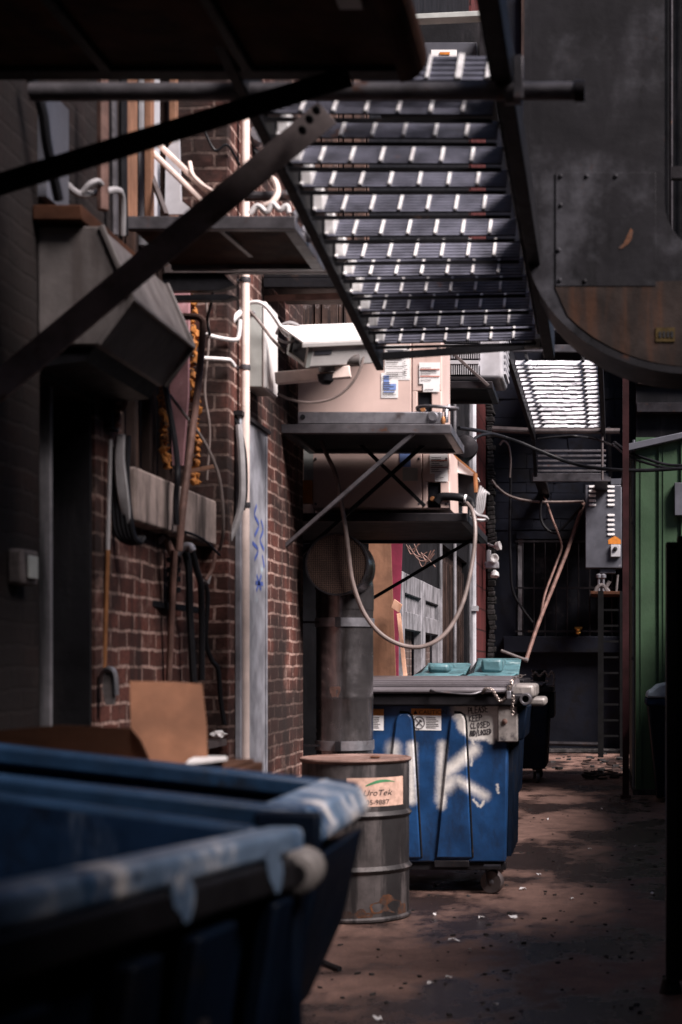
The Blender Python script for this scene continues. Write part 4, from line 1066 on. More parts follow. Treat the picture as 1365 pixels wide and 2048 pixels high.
for x, y in ((578, 388), (594, 432), (606, 436), (612, 462), (622, 474)): b.lathe([(.006, -.02), (.022, -.012), (.024, .01), (.01, .022)], P(x, y, 6.45), axis=(.6, -.5, .3), n=10)
b.split('fitting', M['galv'], jk)
wl = thing('wall_lamp', 'small shiny lamp fitting on the wall right of the pole top', 'lamp', P(515, 285, 7.9))
b = MB(); b.lathe([(.01, -.05), (.045, -.02), (.05, .02), (.02, .05)], P(515, 275, 7.9), axis=(.5, -.6, .4), n=14); b.build('shade', M['galv'], wl)
b = MB(); b.tube(smooth([P(508, 300, 7.9), P(516, 315, 7.9), P(508, 335, 7.9)]), .018, 8); b.build('stem', M['blackpaint'], wl)
b = MB(); b.box(-1.698, -1.672, 7.66, 7.70, 3.3, 5.0); tag(b.build('conduit', M['panelgrey'], loc=(-1.685, 7.68, 3.3)), 'grey square conduit right behind the top of the pole', 'conduit')
gp = MB(); gp.box(XL + .001, XL + .03, 5.2, 5.42, P(0, 410, 5.3).z, P(0, 195, 5.3).z); tag(gp.build('wall_panel', M['panelgrey'], loc=(XL, 5.3, P(0, 410, 5.3).z)), 'pale panel toned down for shade on the wall above the exhaust hood', 'panel')  # darker grey stands in for shade on this panel
cable('cable', 'bent grey cable pair above the exhaust hood', [P(100, 330, 5.4), P(130, 365, 5.45), P(160, 388, 5.5), P(200, 385, 5.6), P(235, 380, 5.7), P(245, 400, 5.75), P(245, 470, 5.8)], .012, 'greycable')
cable('cable', 'short grey cable hump above the exhaust hood', [P(165, 385, 5.5), P(180, 368, 5.5), P(196, 362, 5.52), P(205, 370, 5.54), P(215, 383, 5.6)], .010, 'greycable')
cable('cable', 'dark cable drooping in the upper left corner', [P(60, 150, 5.0), P(85, 220, 5.05), P(95, 290, 5.1), P(118, 400, 5.2)], .016, 'blackrubber')

for lab, pts, r, m in (
    ('rusty upright pipe right of the pale wall panel above the hood', [P(206, 150, 5.55), P(206, 300, 5.55), P(206, 420, 5.55)], .02, 'rustpole'),
    ('dark upright pipe running past the left end of the rusty platform', [P(246, 150, 6.1), P(246, 330, 6.1), P(248, 470, 6.1)], .018, 'blackrubber'),
    ('pinkish worn pipe between the two dark pipes above the hood', [P(226, 180, 5.9), P(228, 330, 5.9), P(230, 470, 5.9)], .014, 'edgesteel'),
    ('thin black wire drooping across the upper brick corner', [P(404, 250, 7.3), P(430, 300, 7.32), P(455, 290, 7.33), P(480, 330, 7.4)], .006, 'blackrubber'),
    ('black wire hanging from the platform edge to the upper white conduit', [P(430, 545, 7.1), P(424, 600, 7.2), P(415, 640, 7.25), P(420, 670, 7.3)], .007, 'blackrubber'),
    ('pair-twisted brown wire down the brick corner beside the orange foam', [P(412, 590, 7.3), P(418, 680, 7.31), P(410, 780, 7.31), P(420, 860, 7.31), P(414, 960, 7.31)], .006, 'hose'),
    ('thin dark wire swinging under the stone sill to the valves', [P(250, 1030, 6.2), P(275, 1070, 6.4), P(310, 1075, 6.6), P(345, 1060, 6.7), P(400, 1075, 6.9), P(440, 1110, 7.1)], .006, 'blackrubber')):
    cable('cable' if r < .012 else 'pipe', lab, pts, r, m, 'cable' if r < .012 else 'pipe')

# window surroundings: foam, board, leaning pipe
def foam_strip(px, pya, pyb, Y, label):
    b = MB(); n = int((pyb - pya) / 5)
    for q in range(2):
        pts = [P(px + random.uniform(-4, 4) + 5 * math.sin(i * .35 + q * 2), pya + (pyb - pya) * i / n, Y + q * .02) for i in range(n + 1)]
        b.tube(pts, [random.uniform(.003, .020) for _ in pts], 8)
    tag(b.build('foam_strip', M['foam'], loc=P(px, pyb, Y), wobble=.012), label, 'foam')
foam_strip(331, 742, 938, 6.92, 'left lumpy orange foam seam above the stone sill')
foam_strip(384, 588, 800, 7.18, 'right lumpy orange foam seam behind the hooked pipe, upper stretch')
foam_strip(392, 790, 970, 7.22, 'orange foam seam along the brick corner down to the sill')
b = MB(); b.prism([P(x, y, 7.1) for x, y in ((338, 560), (378, 560), (376, 790), (365, 930), (345, 930), (340, 780))], (0, .03, 0)); tag(b.build('insulation_board', M['pinkboard'], loc=P(355, 930, 7.1)), 'pinkish torn insulation board standing in the boarded window', 'board')
lp = thing('leaning_pipe', 'brown rusty pipe with a hooked top leaning over the stone sill', 'pipe', P(350, 1105, 6.85))
b = MB(); b.tube(smooth([P(355, 633, 6.95), P(392, 634, 6.95), P(404, 640, 6.95), P(406, 660, 6.95), P(398, 760, 6.92), P(384, 870, 6.88), P(368, 1000, 6.80), P(358, 1102, 6.80)], 6), [.011] * 20 + [.0125] * 6 + [.018] * 17, 10) if False else b.tube(smooth([P(355, 633, 6.95), P(392, 634, 6.95), P(404, 640, 6.95), P(406, 660, 6.95), P(398, 760, 6.92), P(384, 870, 6.70), P(368, 1000, 6.58), P(358, 1102, 6.56)], 6), .0155, 10)
b.build('shaft', M['rustpole'], lp)
b = MB(); b.tube([P(350, 1100, 6.62), P(338, 1360, 6.70)], .013, 10); b.build('lower_shaft', M['rustpole'], lp)
cable('cable', 'black flexible cable running down beside the hooked pipe', [P(325, 735, 6.8), P(336, 800, 6.75), P(350, 880, 6.65), P(356, 945, 6.5), P(352, 1000, 6.5), P(354, 1050, 6.5)], .012, 'blackrubber')
b = MB(); b.bar(P(378, 943, 7.15), P(432, 932, 7.1), .016, .016); tag(b.build('wood_stick', M['palewood'], loc=P(378, 943, 7.15)), 'short pale stick poking from the right end of the stone sill', 'stick')
mf = thing('pipe_valves', 'cluster of dark valves and grey taps on the wall below the sill', 'valves', P(345, 1120, 6.7))
b = MB(); b.tube([P(352, 1105, 6.72), P(342, 1210, 6.72)], .020, 10)
for yy in (1120, 1140, 1158, 1180): b.lathe([(.020, -.012), (.030, -.010), (.030, .010), (.020, .012)], P(348, yy, 6.72), n=12)
b.build('riser', M['blackpaint'], mf)
b = MB(); b.tube(smooth([P(300, 1095, 6.7), P(318, 1082, 6.68), P(330, 1075, 6.68), P(338, 1090, 6.7), P(346, 1110, 6.72)]), .016, 10); b.tube([P(275, 1078, 6.6), P(300, 1072, 6.65), P(325, 1063, 6.68), P(345, 1062, 6.7)], .008, 8); b.build('branch', M['rustpole'], mf)
b = MB(); b.tube([P(298, 1092, 6.65), P(328, 1072, 6.65)], [.026, .014], 10); b.tube(smooth([P(355, 1108, 6.68), P(368, 1094, 6.68), P(380, 1092, 6.68), P(386, 1102, 6.68)]), .016, 10); b.build('tap', M['galv'], mf)
b = MB(); b.lathe([(.01, 0), (.016, .006), (.006, .012)], P(274, 1076, 6.58), axis=(0, -1, 0), n=10); b.build('stud', M['coppery'], mf)
for lab, pts, r in (('left black drain hose hanging below the wall valves', [P(372, 1105, 6.72), P(378, 1140, 6.72), P(380, 1220, 6.72), P(384, 1300, 6.72), P(388, 1370, 6.72)], .016),
                    ('middle black drain hose hanging below the wall valves', [P(384, 1100, 6.8), P(394, 1140, 6.84), P(402, 1170, 6.86), P(404, 1240, 6.9), P(404, 1360, 6.92)], .014),
                    ('thin black hose curling down the lit brick by the pole', [P(412, 1168, 7.2), P(416, 1200, 7.22), P(412, 1280, 7.22), P(424, 1320, 7.24), P(437, 1340, 7.25), P(442, 1400, 7.26), P(450, 1450, 7.26)], .011)):
    cable('hose', lab, pts, r, 'blackrubber', 'hose')
cable('cable', 'thin brown cable looping up by the thick pale cable', [P(412, 1160, 7.3), P(424, 1140, 7.32), P(430, 1115, 7.32), P(432, 1090, 7.32)], .009, 'rustpole')
sr = MB(); sr.bar(P(255, 1200, 6.35), P(405, 1222, 7.05), .02, .025); tag(sr.build('wall_rail', M['blackpaint'], loc=P(255, 1200, 6.35)), 'black flat rail fixed across the brick below the valves', 'rail')
b = MB(); b.tube([P(221, 880, 5.9), P(216, 1100, 5.9)], .008, 8)
b.mi = 1; b.tube([P(216, 1100, 5.9), P(209, 1335, 5.9)], .0085, 8)
tag(b.build('conduit', [M['greycable'], M['coppery']], loc=P(209, 1335, 5.9)), 'thin upright pipe, grey above and copper below, left of the sill', 'conduit')
wb = thing('cable_bundle', 'black box with a bundle of grey and black cables left of the sill', 'cables', P(235, 870, 6.0))
b = MB(); b.box(P(203, 0, 5.95).x, P(232, 0, 5.95).x, 5.9, 6.0, P(0, 860, 5.95).z, P(0, 785, 5.95).z); b.build('box', M['blackpaint'], wb, bevel=.004)
b = MB()
for i in range(4): b.tube(smooth([P(238 + i * 3, 870, 6.0), P(234 + i * 4, 920, 5.98), P(238 + i * 5, 980, 5.98), P(250 + i * 4, 1040 + i * 8, 6.0)]), .008, 7)
b.build('grey_cable', M['greycable'], wb)
b = MB()
for i in range(5): b.tube(smooth([P(240 + i * 4, 872, 6.02), P(226 + i * 7, 960, 6.0), P(232 + i * 8, 1060, 6.0), P(258 + i * 5, 1085, 6.02), P(272 + i * 4, 1076, 6.05)]), .012, 7)
b.build('black_cable', M['blackrubber'], wb)
b = MB()
for i in range(4): b.lathe([(.004, -.02), (.016, 0), (.004, .02)], P(236, 805 + i * 14, 5.95), axis=(.4, 0, 1), n=8)
b.tube(smooth([P(236, 775, 5.95), P(246, 790, 5.95), P(250, 805, 5.95), P(243, 822, 5.95)]), .010, 8); b.tube([P(205, 772, 5.9), P(228, 750, 5.9)], .012, 8); b.split('fitting', M['rustpole'], wb)
tp_ = thing('wall_tap', 'grey tap with a hanging rag low on the brick pier', 'tap', P(213, 1400, 5.8))
b = MB(); b.tube(smooth([P(200, 1365, 5.85), P(208, 1345, 5.82), P(220, 1338, 5.8), P(230, 1350, 5.8), P(233, 1390, 5.8)]), .011, 8); b.build('spout', M['galv'], tp_)
b = MB(); b.prism([P(x, y, 5.8) for x, y in ((203, 1350), (218, 1346), (228, 1372), (222, 1410), (206, 1412), (199, 1380))], (0, .03, 0)); b.build('rag', M['rag'], tp_, wobble=.02)
os_ = thing('outlet_box', 'dim grey outlet box on the dark wall at far left', 'box', P(52, 1165, 5.0))
b = MB(); b.box(XL + .001, XL + .05, 4.93, 5.07, P(0, 1170, 5).z, P(0, 1100, 5).z); b.build('body', M['rag'], os_, bevel=.01, wobble=.006)
b = MB(); b.box(XL + .051, XL + .06, 4.96, 5.04, P(0, 1158, 5).z, P(0, 1112, 5).z); b.build('cover', M['offwhite'], os_, bevel=.004)
pw = MB(); bmx = bmesh.new(); bmesh.ops.create_icosphere(bmx, subdivisions=2, radius=.035)
pw.add([P(438, 1468, 7.2) + Vector((v.co.x, v.co.y, v.co.z * .5)) * random.uniform(.6, 1.25) for v in bmx.verts], [tuple(v.index for v in f.verts) for f in bmx.faces]); bmx.free()
tag(pw.build('crumpled_paper', M['paper'], loc=P(438, 1468, 7.2), sharp=10), 'crumpled white paper stuck on the brick by the pole foot', 'paper')
ledge = MB(); ledge.box(XL + .001, -1.70, 7.0, 7.34, P(0, 1480, 7.2).z - .03, P(0, 1480, 7.2).z); tag(ledge.build('wall_ledge', M['bracesteel'], loc=(XL, 7.2, P(0, 1480, 7.2).z)), 'small dark ledge under the crumpled paper', 'ledge')

# leaning boards near the storefront
b = MB(); b.prism([P(x, y, 11.6) for x, y in ((738, 1068), (781, 1068), (801, 1600), (738, 1600))], (0, .03, 0)); bo = b.build('plywood_board', M['wood'], loc=P(770, 1600, 11.6)); tag(bo, 'tall brown plywood board standing behind the steel flue', 'board')
b = MB(); b.prism([P(x, y, 11.9) for x, y in ((770, 1060), (806, 1060), (800, 1210), (797, 1260), (797, 1600), (770, 1600))], (0, .03, 0)); tag(b.build('maroon_board', M['maroon'], loc=P(790, 1600, 11.9)), 'narrow maroon painted board behind the plywood board', 'board')
bt = thing('wooden_batten', 'pale wooden batten with a nailed head leaning against the maroon board', 'batten', P(816, 1350, 11.2))
b = MB(); b.bar(P(798, 1228, 11.5), P(818, 1420, 11.0), .028, .02, up=(0, 1, 0)); b.build('stick', M['palewood'], bt, bevel=.002)
b = MB(); b.obb(P(794, 1212, 11.5), Vector((.028, 0, -.02)), (0, .012, 0), Vector((.012, 0, .03))); b.build('head', M['palewood'], bt, bevel=.002)
dpn = MB(); dpn.tube([(-1.70, 21.9, 0), (-1.70, 21.9, 6.5)], .045, 10); dpn.box(-1.76, -1.63, 21.83, 21.97, P(0, 1222, 21.9).z, P(0, 1212, 21.9).z)
tag(dpn.build('downpipe', M['condenser'], loc=(-1.70, 21.9, 0)), 'pale grey downpipe beside the dull red block wall', 'pipe')
b = MB()
for i in range(9):
    a = P(818 + random.uniform(-6, 30), 1085 + random.uniform(-5, 30), 14.2); b.tube(smooth([a, a + Vector((.05, 0, -.06 + random.uniform(-.05, .05))), a + Vector((.12, 0, random.uniform(-.12, .08)))]), .006, 5)
tag(b.build('dry_vine', M['rustpole'], loc=P(830, 1100, 14.2)), 'tangle of dry brown twigs above the grey boarded window', 'twigs')

# ------------------------------------------------------------------ steel drum
bx, by = P(712, 0, 8.8).x, 8.8
dr = thing('steel_drum', 'grey-brown rusty steel drum with a tan label and pinkish lid', 'drum', (bx, by, 0))
zr1, zr2 = P(0, 1632, 8.55).z, P(0, 1742, 8.55).z
prof = [(.285, 0), (.300, .008), (.302, .02), (.292, .03)]
def ring(z): return [(.292, z - .022), (.300, z - .012), (.308, z), (.300, z + .012), (.292, z + .022)]
prof += ring(zr2) + ring(zr1) + [(.292, .85)]
b = MB(); b.lathe(prof, (bx, by, 0), n=64); b.build('body', M['barrel'], dr)
b = MB(); b.lathe([(.001, .872), (.285, .872), (.293, .876), (.304, .872), (.306, .864), (.300, .855), (.293, .850)], (bx, by, 0), n=64, caps=False); b.build('lid', M['barrellid'], dr)
b = MB(); b.lathe([(.02, .873), (.03, .88), (.02, .886), (.001, .886)], (bx + .12, by - .1, 0), n=14, caps=False); b.build('bung', M['rust'], dr)
def on_drum(px, z, lift):
    X = P(px, 0, 8.53).x - bx
    X = max(-.285, min(.285, X))
    return Vector((bx + X, by - math.sqrt((.292 + lift) ** 2 - X * X), z))
def drum_patch(px0, px1, z0, z1, lift, n=12):
    b = MB(); vs = []
    for i in range(n + 1):
        px = px0 + (px1 - px0) * i / n
        vs += [on_drum(px, z0, lift), on_drum(px, z1, lift)]
    b.add(vs, [(2 * i, 2 * i + 2, 2 * i + 3, 2 * i + 1) for i in range(n)]); return b
zl0, zl1 = P(0, 1614, 8.52).z, P(0, 1556, 8.52).z
lb = drum_patch(695, 799, zl0, zl1, .0012).build('label', M['tanlabel'], dr)
def wrap_text(s, px, z, size, name, m, shear=0.0, stretch=1.0):
    o = text_mesh(s, (0, 0, 0), (1, 0, 0), (0, 0, 1), size, name, m, None)
    b = MB(); vs = []
    x0 = P(px, 0, 8.53).x - bx
    for v in o.data.vertices:
        a = (x0 + v.co.x * stretch + v.co.z * shear)
        a = max(-.285, min(.285, a))
        vs.append(Vector((bx + a, by - math.sqrt(.2945 ** 2 - a * a), z + v.co.z)))
    b.add(vs, [tuple(p.vertices) for p in o.data.polygons]); me = o.data
    bpy.data.objects.remove(o); bpy.data.meshes.remove(me)
    return b.build(name, m, lb)
wrap_text('UroTek', 727, P(0, 1592, 8.52).z, .044, 'lettering', M['ink'], .25, 1.0)
wrap_text('405-9887', 727, P(0, 1610, 8.52).z, .036, 'phone_number', M['ink'], 0, .95)
b = MB(); vs = []
for i in range(13):
    t = i / 12; px = 732 + 54 * t; zz = P(0, 1572 - 10 * math.sin(math.pi * t * .8), 8.52).z
    th = .0105 * math.sin(math.pi * (t * .85 + .12))
    vs += [on_drum(px, zz - th, .002), on_drum(px, zz + th * .5, .002)]
b.add(vs, [(2 * i, 2 * i + 2, 2 * i + 3, 2 * i + 1) for i in range(12)]); b.build('green_swoosh', M['green'], lb)
b = MB()
for (cx, cz, rx, rz) in ((770, .09, .075, .045), (725, .045, .05, .03), (800, .05, .03, .03), (690, .04, .05, .03)):
    c = P(cx, 0, 8.53).x - bx; vs = [on_drum(cx, cz, .0012)]
    for i in range(22):
        a = 2 * math.pi * i / 22; r = 1 + .22 * math.sin(3 * a + cx) + .15 * math.sin(5 * a)
        X = max(-.285, min(.285, c + rx * r * math.cos(a)))
        vs.append(Vector((bx + X, by - math.sqrt(.2932 ** 2 - X * X), max(.033, cz + rz * r * math.sin(a)))))
    b.add(vs, [(0, 1 + i, 1 + (i + 1) % 22) for i in range(22)])
b.split('rust_patch', M['rust'], dr)

# ------------------------------------------------------------------ dumpsters
def caster(t, x, y, r=.065, ax_=(1, .35, 0)):
    f = MB(); f.box(x - .05, x + .05, y - .05, y + .05, r * 2 + .012, r * 2 + .03)
    for s in (-1, 1): f.bar((x + s * .034, y, r * 2 + .015), (x + s * .034, y + .02, r * .8), .006, .05, up=(0, 1, 0))
    w = f.build('caster', M['darksteel'], t)
    q = MB(); q.lathe([(r * .45, -.022), (r * .92, -.024), (r, -.014), (r, .014), (r * .92, .024), (r * .45, .022)], (x, y + .02, r), axis=ax_, n=24); q.build('tyre', M['bracesteel'], w)
    q = MB(); q.lathe([(.008, -.028), (.014, -.026), (r * .44, -.012), (r * .44, .012), (.014, .026), (.008, .028)], (x, y + .02, r), axis=ax_, n=18); q.build('rim', M['edgesteel'], w)

def hull(x0, x1, y0, y1, z0, z1, tl, tr, tf, tb):
    """four-sided body narrowing downwards by tl, tr, tf, tb"""
    b = MB()
    lo = [(x0 + tl, y0 + tf, z0), (x1 - tr, y0 + tf, z0), (x1 - tr, y1 - tb, z0), (x0 + tl, y1 - tb, z0)]
    hi = [(x0, y0, z1), (x1, y0, z1), (x1, y1, z1), (x0, y1, z1)]
    b.add(lo + hi, [(0, 1, 2, 3), (4, 5, 6, 7), (0, 1, 5, 4), (1, 2, 6, 5), (2, 3, 7, 6), (3, 0, 4, 7)])
    return b

# -- blue dumpster with sprayed letters, right behind the drum
Y0, Y1 = 9.66, 10.72
X0, X1, Z0, Z1 = -1.62, P(1018, 0, Y0).x, .185, 1.20
md = thing('dumpster', 'blue wheeled dumpster with sprayed white letters and a caution sticker', 'dumpster', ((X0 + X1) / 2, (Y0 + Y1) / 2, 0), 'blue dumpsters along the alley')
TF = .03
def onf(px, py, lift=0.0):
    z = P(0, py, Y0).z; y = Y0 + TF * (Z1 - z) / (Z1 - Z0)
    q = P(px, py, y); return Vector((q.x, y - lift, q.z))
base = OFF[md.name]
strokes = []
def S(a, c, r, soft=.022):
    p, q = onf(*a), onf(*c); strokes.append(((p.x - base.x, p.z - base.z), (q.x - base.x, q.z - base.z), r * 1.05, soft * 1.5))
S((824, 1492), (824, 1600), .020, .02); S((885, 1490), (880, 1600), .018, .02); S((890, 1555), (884, 1612), .020, .014)
S((898, 1540), (948, 1500), .030); S((900, 1535), (895, 1545), .028); S((918, 1560), (970, 1592), .020); S((905, 1560), (890, 1575), .03, .03); S((945, 1512), (943, 1530), .005, .006)
S((788, 1495), (790, 1520), .03, .03)
S((930, 1420), (990, 1420), .072, .02); S((940, 1446), (990, 1444), .072, .012); S((950, 1462), (992, 1460), .055, .010); S((945, 1478), (947, 1487), .008, .006); S((978, 1475), (984, 1480), .02, .008)
S((952, 1604), (957, 1612), .006, .004); S((962, 1613), (968, 1603), .006, .004); S((948, 1600), (952, 1606), .007, .004); S((995, 1570), (997, 1585), .005, .006)
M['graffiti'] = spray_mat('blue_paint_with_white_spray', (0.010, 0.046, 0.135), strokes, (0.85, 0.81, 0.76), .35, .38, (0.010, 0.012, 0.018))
b = hull(X0, X1, Y0, Y1, Z0, Z1, .03, .022, TF, .05)
b.build('body', M['graffiti'], md, bevel=.012)
b = MB()
for top, bot in (((792, 826), (760, 842)), ((901, 931), (872, 944))):
    pts = [onf(bot[0], 1716), onf(bot[1], 1716), onf(top[1], 1440), onf(top[1] - 3, 1432), onf(top[1] - 9, 1427), onf(top[0] + 9, 1427), onf(top[0] + 3, 1432), onf(top[0], 1440)]
    pts = [p + Vector((0, -.016, 0)) for p in pts]
    b.prism(pts, (0, .02, 0))
b.build('pressed_panel', M['graffiti'], md, bevel=.010)
b = MB()
for top, bot in (((792, 826), (760, 842)), ((901, 931), (872, 944))):
    q = [onf(bot[1] + 2, 1714, .002), onf(top[1] + 2, 1442, .002), onf(top[1] - 2, 1430, .002), onf(top[1] - 10, 1425, .002), onf(top[0] + 8, 1424, .002)]
    b.tube(q, .0075, 6)
b.build('seam_groove', M['blackpaint'], md)
b = MB()
for i in range(6):
    yy = Y0 + .16 + i * .15
    b.prism([(X1 - .02, yy, Z0 + .02), (X1 + .008, yy + .01, Z0 + .02), (X1 + .008, yy + .055, Z0 + .02), (X1 - .02, yy + .065, Z0 + .02)], (.012, 0, .78))
b.build('side_rib', M['bluedark'], md, bevel=.004)
# rim band, lid
xr = P(1046, 0, Y0).x
b = MB(); zb, zt = P(0, 1412, Y0).z, P(0, 1388, Y0).z
b.box(X0 - .02, xr, Y0 - .05, Y0 + .02, zb, zt); b.box(X0 - .02, xr + .02, Y1 - .03, Y1 + .04, zb, zt)
b.box(xr - .14, xr, Y0 + .0205, Y1 - .0305, zb, zt); b.box(X0 - .02, X0 + .04, Y0 + .0205, Y1 - .0305, zb, zt)
b.build('rim', M['darkrim'], md, bevel=.012)
b = MB()
zl = zt + .004
prf = [(Y0 - .07, zl), (Y0 - .075, zl + .022), (Y0 - .05, zl + .045), (Y0 - .02, zl + .05), (Y0 + .02, zl + .075), (Y0 + .2, zl + .095), (Y1 - .1, zl + .10), (Y1 + .02, zl + .07), (Y1 + .02, zl)]
b.prism([(X0 - .03, y, z) for y, z in prf], (xr - .04 - X0, 0, 0)); lid = b.build('lid', M['greylid'], md, bevel=.012)
b = MB(); 
for i in range(3):
    b.bar((X0, Y0 - .058 + i * .016, zl + .052 + i * .012), (xr - .08, Y0 - .058 + i * .016, zl + .052 + i * .012), .006, .006)
b.build('lid_ridge', M['greylid'], lid)
b = MB(); b.box(xr - .09, xr + .06, Y0 + .25, Y1 - .02, zt - .03, zt + .055); b.box(xr - .06, xr + .12, Y0 + .6, Y1 - .06, zt - .09, zt - .031); b.split('hinge_cap', M['pocket'], md, bevel=.02)
b = MB(); b.lathe([(.020, 0), (.020, -.06), (.036, -.06), (.036, .12)], P(1052, 1398, Y0 - .02), axis=(0, 1, 0), n=24); b.build('hinge_tube', M['edgesteel'], md, bevel=.003)
b = MB(); b.lathe([(.001, -.015), (.0195, -.015)], P(1052, 1398, Y0 - .02), axis=(0, 1, 0), n=20, caps=False); b.build('tube_bore', M['ink'], md)
# steel lifting sleeve on the right side
xs0, xs1 = P(996, 0, Y0).x, P(1036, 0, Y0).x
b = MB(); z0, z1 = P(0, 1484, Y0).z, zb - .001
b.box(xs0, xs1, Y0 - .028, Y0 + .05, z0, z1); b.build('lifting_sleeve', M['pocket'], md, bevel=.008)
b = MB(); b.prism([(X1 - .01, Y0 + .055, z0 - .0), (xs1 + .03, Y0 + .055, z0 + .01), (xs1 + .06, Y0 + .055, z1), (X1 - .01, Y0 + .055, z1)], (0, .84, 0)); b.build('side_pocket', M['bluedark'], md, bevel=.01)
b = MB(); b.lathe([(.012, 0), (.017, .006), (.006, .012)], P(1010, 1443, Y0 - .03), axis=(0, -1, 0), n=12); b.build('sleeve_bolt', M['rustpole'], md)
b = MB(); b.tube(smooth([P(862, 1380, Y0 - .07), P(880, 1384, Y0 - .11), P(940, 1388, Y0 - .11), P(966, 1382, Y0 - .07)]), .0065, 8); b.build('handle', M['edgesteel'], md)
# stickers
def sticker(px0, px1, py0, py1, word):
    b = MB(); b.add([onf(px0, py1, .002), onf(px1, py1 + 1, .002), onf(px1, py0 + 1, .002), onf(px0, py0, .002)], [(0, 1, 2, 3)]); s_ = b.build('caution_sticker', M['labelwhite'], md)
    b = MB(); b.add([onf(px0, py0 + 13, .003), onf(px1, py0 + 14, .003), onf(px1, py0 + 1, .003), onf(px0, py0, .003)], [(0, 1, 2, 3)]); b.build('orange_band', M['orange'], s_)
    if word:
        text_mesh(word, onf(px0 + 15, py0 + 11.5, .003), (1, 0, 0), (0, 0, 1), .036, 'lettering', M['ink'], s_, lift=.001, stretch=1.05)
        b = MB(); b.add([onf(px0 + 4, py0 + 11, .0042), onf(px0 + 13, py0 + 11, .0042), onf(px0 + 8.5, py0 + 3, .0042)], [(0, 1, 2)]); b.build('alert_triangle', M['ink'], s_)
    cx_, cy_ = px0 + (px1 - px0) * .26, py0 + 28.5
    b = MB(); ctr_ = [onf(cx_ + 11 * math.cos(a), cy_ + 12 * math.sin(a), .003) for a in [i * math.pi / 14 for i in range(29)]]
    b.tube(ctr_, .0028, 5, cap=False); b.bar(onf(cx_ - 8, cy_ - 8, .003), onf(cx_ + 8, cy_ + 8, .003), .004, .003, up=(0, 1, 0))
    b.bar(onf(cx_ - 5, cy_ + 6, .003), onf(cx_ + 4, cy_ - 5, .003), .010, .003, up=(0, 1, 0)); b.bar(onf(cx_ + 1, cy_ - 6, .003), onf(cx_ + 6, cy_ - 2, .003), .008, .003, up=(0, 1, 0)); b.build('pictogram', M['inkfaint'], s_)
    b = MB()
    for i in range(7):
        b.bar(onf(px0 + (px1 - px0) * .5, py0 + 18 + i * 3.4, .0028), onf(px1 - random.uniform(3, 12), py0 + 18.4 + i * 3.4, .0028), .0045, .001, up=(0, 1, 0))
    b.build('small_print', M['inkfaint'], s_)
sticker(823, 883, 1417, 1460, 'CAUTION')
sticker(712, 768, 1417, 1460, None)
b = MB()
for s_, px, py, h in (('PLEASE', 937, 1427, .036), ('KEEP', 939, 1443, .036), ('CLOSED', 941, 1457, .032), ('AND/LOCKED', 940, 1472, .030)):
    hand_letters(b, s_, onf(px, py, .0), (1, 0, 0), (0, 0, 1), h, (.024 if len(s_) < 8 else .0155), .0062, .0022)
b.build('handwriting', M['inkfaint'], md)
# chain, padlock
b = MB()
cpts = smooth([P(966, 1385, Y0 - .08), P(972, 1378, Y0 - .09), P(984, 1380, Y0 - .09), P(992, 1392, Y0 - .09), P(1000, 1402, Y0 - .09), P(1010, 1398, Y0 - .09), P(1018, 1384, Y0 - .09), P(1022, 1372, Y0 - .09), P(1026, 1358, Y0 - .06), P(1050, 1350, Y0 + .1)], 4)
for i, (a, c) in enumerate(zip(cpts, cpts[1:])):
    d_ = (c - a); b.torus_link((a + c) / 2, d_, Vector((0, 1, 0)) if i % 2 else d_.cross(Vector((0, 1, 0))), max(d_.length * .78, .012), .0085, .0032)
cpts = [P(1026 + math.sin(i) * 1.2, 1392 + i * 5.2, Y0 - .09) for i in range(8)]
for i, (a, c) in enumerate(zip(cpts, cpts[1:])):
    b.torus_link((a + c) / 2, c - a, Vector((0, 1, 0)) if i % 2 else Vector((1, 0, 0)), .013, .0085, .0032)
ch = b.build('lock_chain', M['chain'], loc=P(1000, 1402, Y0 - .09)); tag(ch, 'rusty bright chain hanging from the lid corner of the sprayed dumpster', 'chain')
pk = thing('padlock', 'small steel padlock on the chain at the sprayed dumpster corner', 'padlock', P(1018, 1392, Y0 - .10))
b = MB(); q = P(1018, 1390, Y0 - .1); b.obb(q, (.013, 0, 0), (0, .009, 0), (0, 0, .024)); b.build('body', M['galv'], pk, bevel=.004)
b = MB(); b.tube(smooth([q + Vector((-.008, 0, .02)), q + Vector((-.008, 0, .045)), q + Vector((0, 0, .056)), q + Vector((.008, 0, .045)), q + Vector((.008, 0, .02))]), .004, 8); b.build('shackle', M['chain'], pk)
b = MB(); b.box(X0 + .1, X1 - .02, Y0 + .05, Y0 + .12, Z0 - .05, Z0 - .002); b.box(P(868, 0, Y0).x, P(938, 0, Y0).x, Y0 + .018, Y0 + .049, Z0 - .03, Z0 + .012); b.box(X0 + .1, X1 - .02, Y1 - .15, Y1 - .08, Z0 - .05, Z0 - .002); b.split('undercarriage', M['darksteel'], md, bevel=.004)
caster(md, P(985, 0, 9.66).x, 9.64, .072, (.35, 1, 0)); caster(md, X0 + .2, 9.70); caster(md, X1 - .12, Y1 - .14); caster(md, X0 + .2, Y1 - .14)

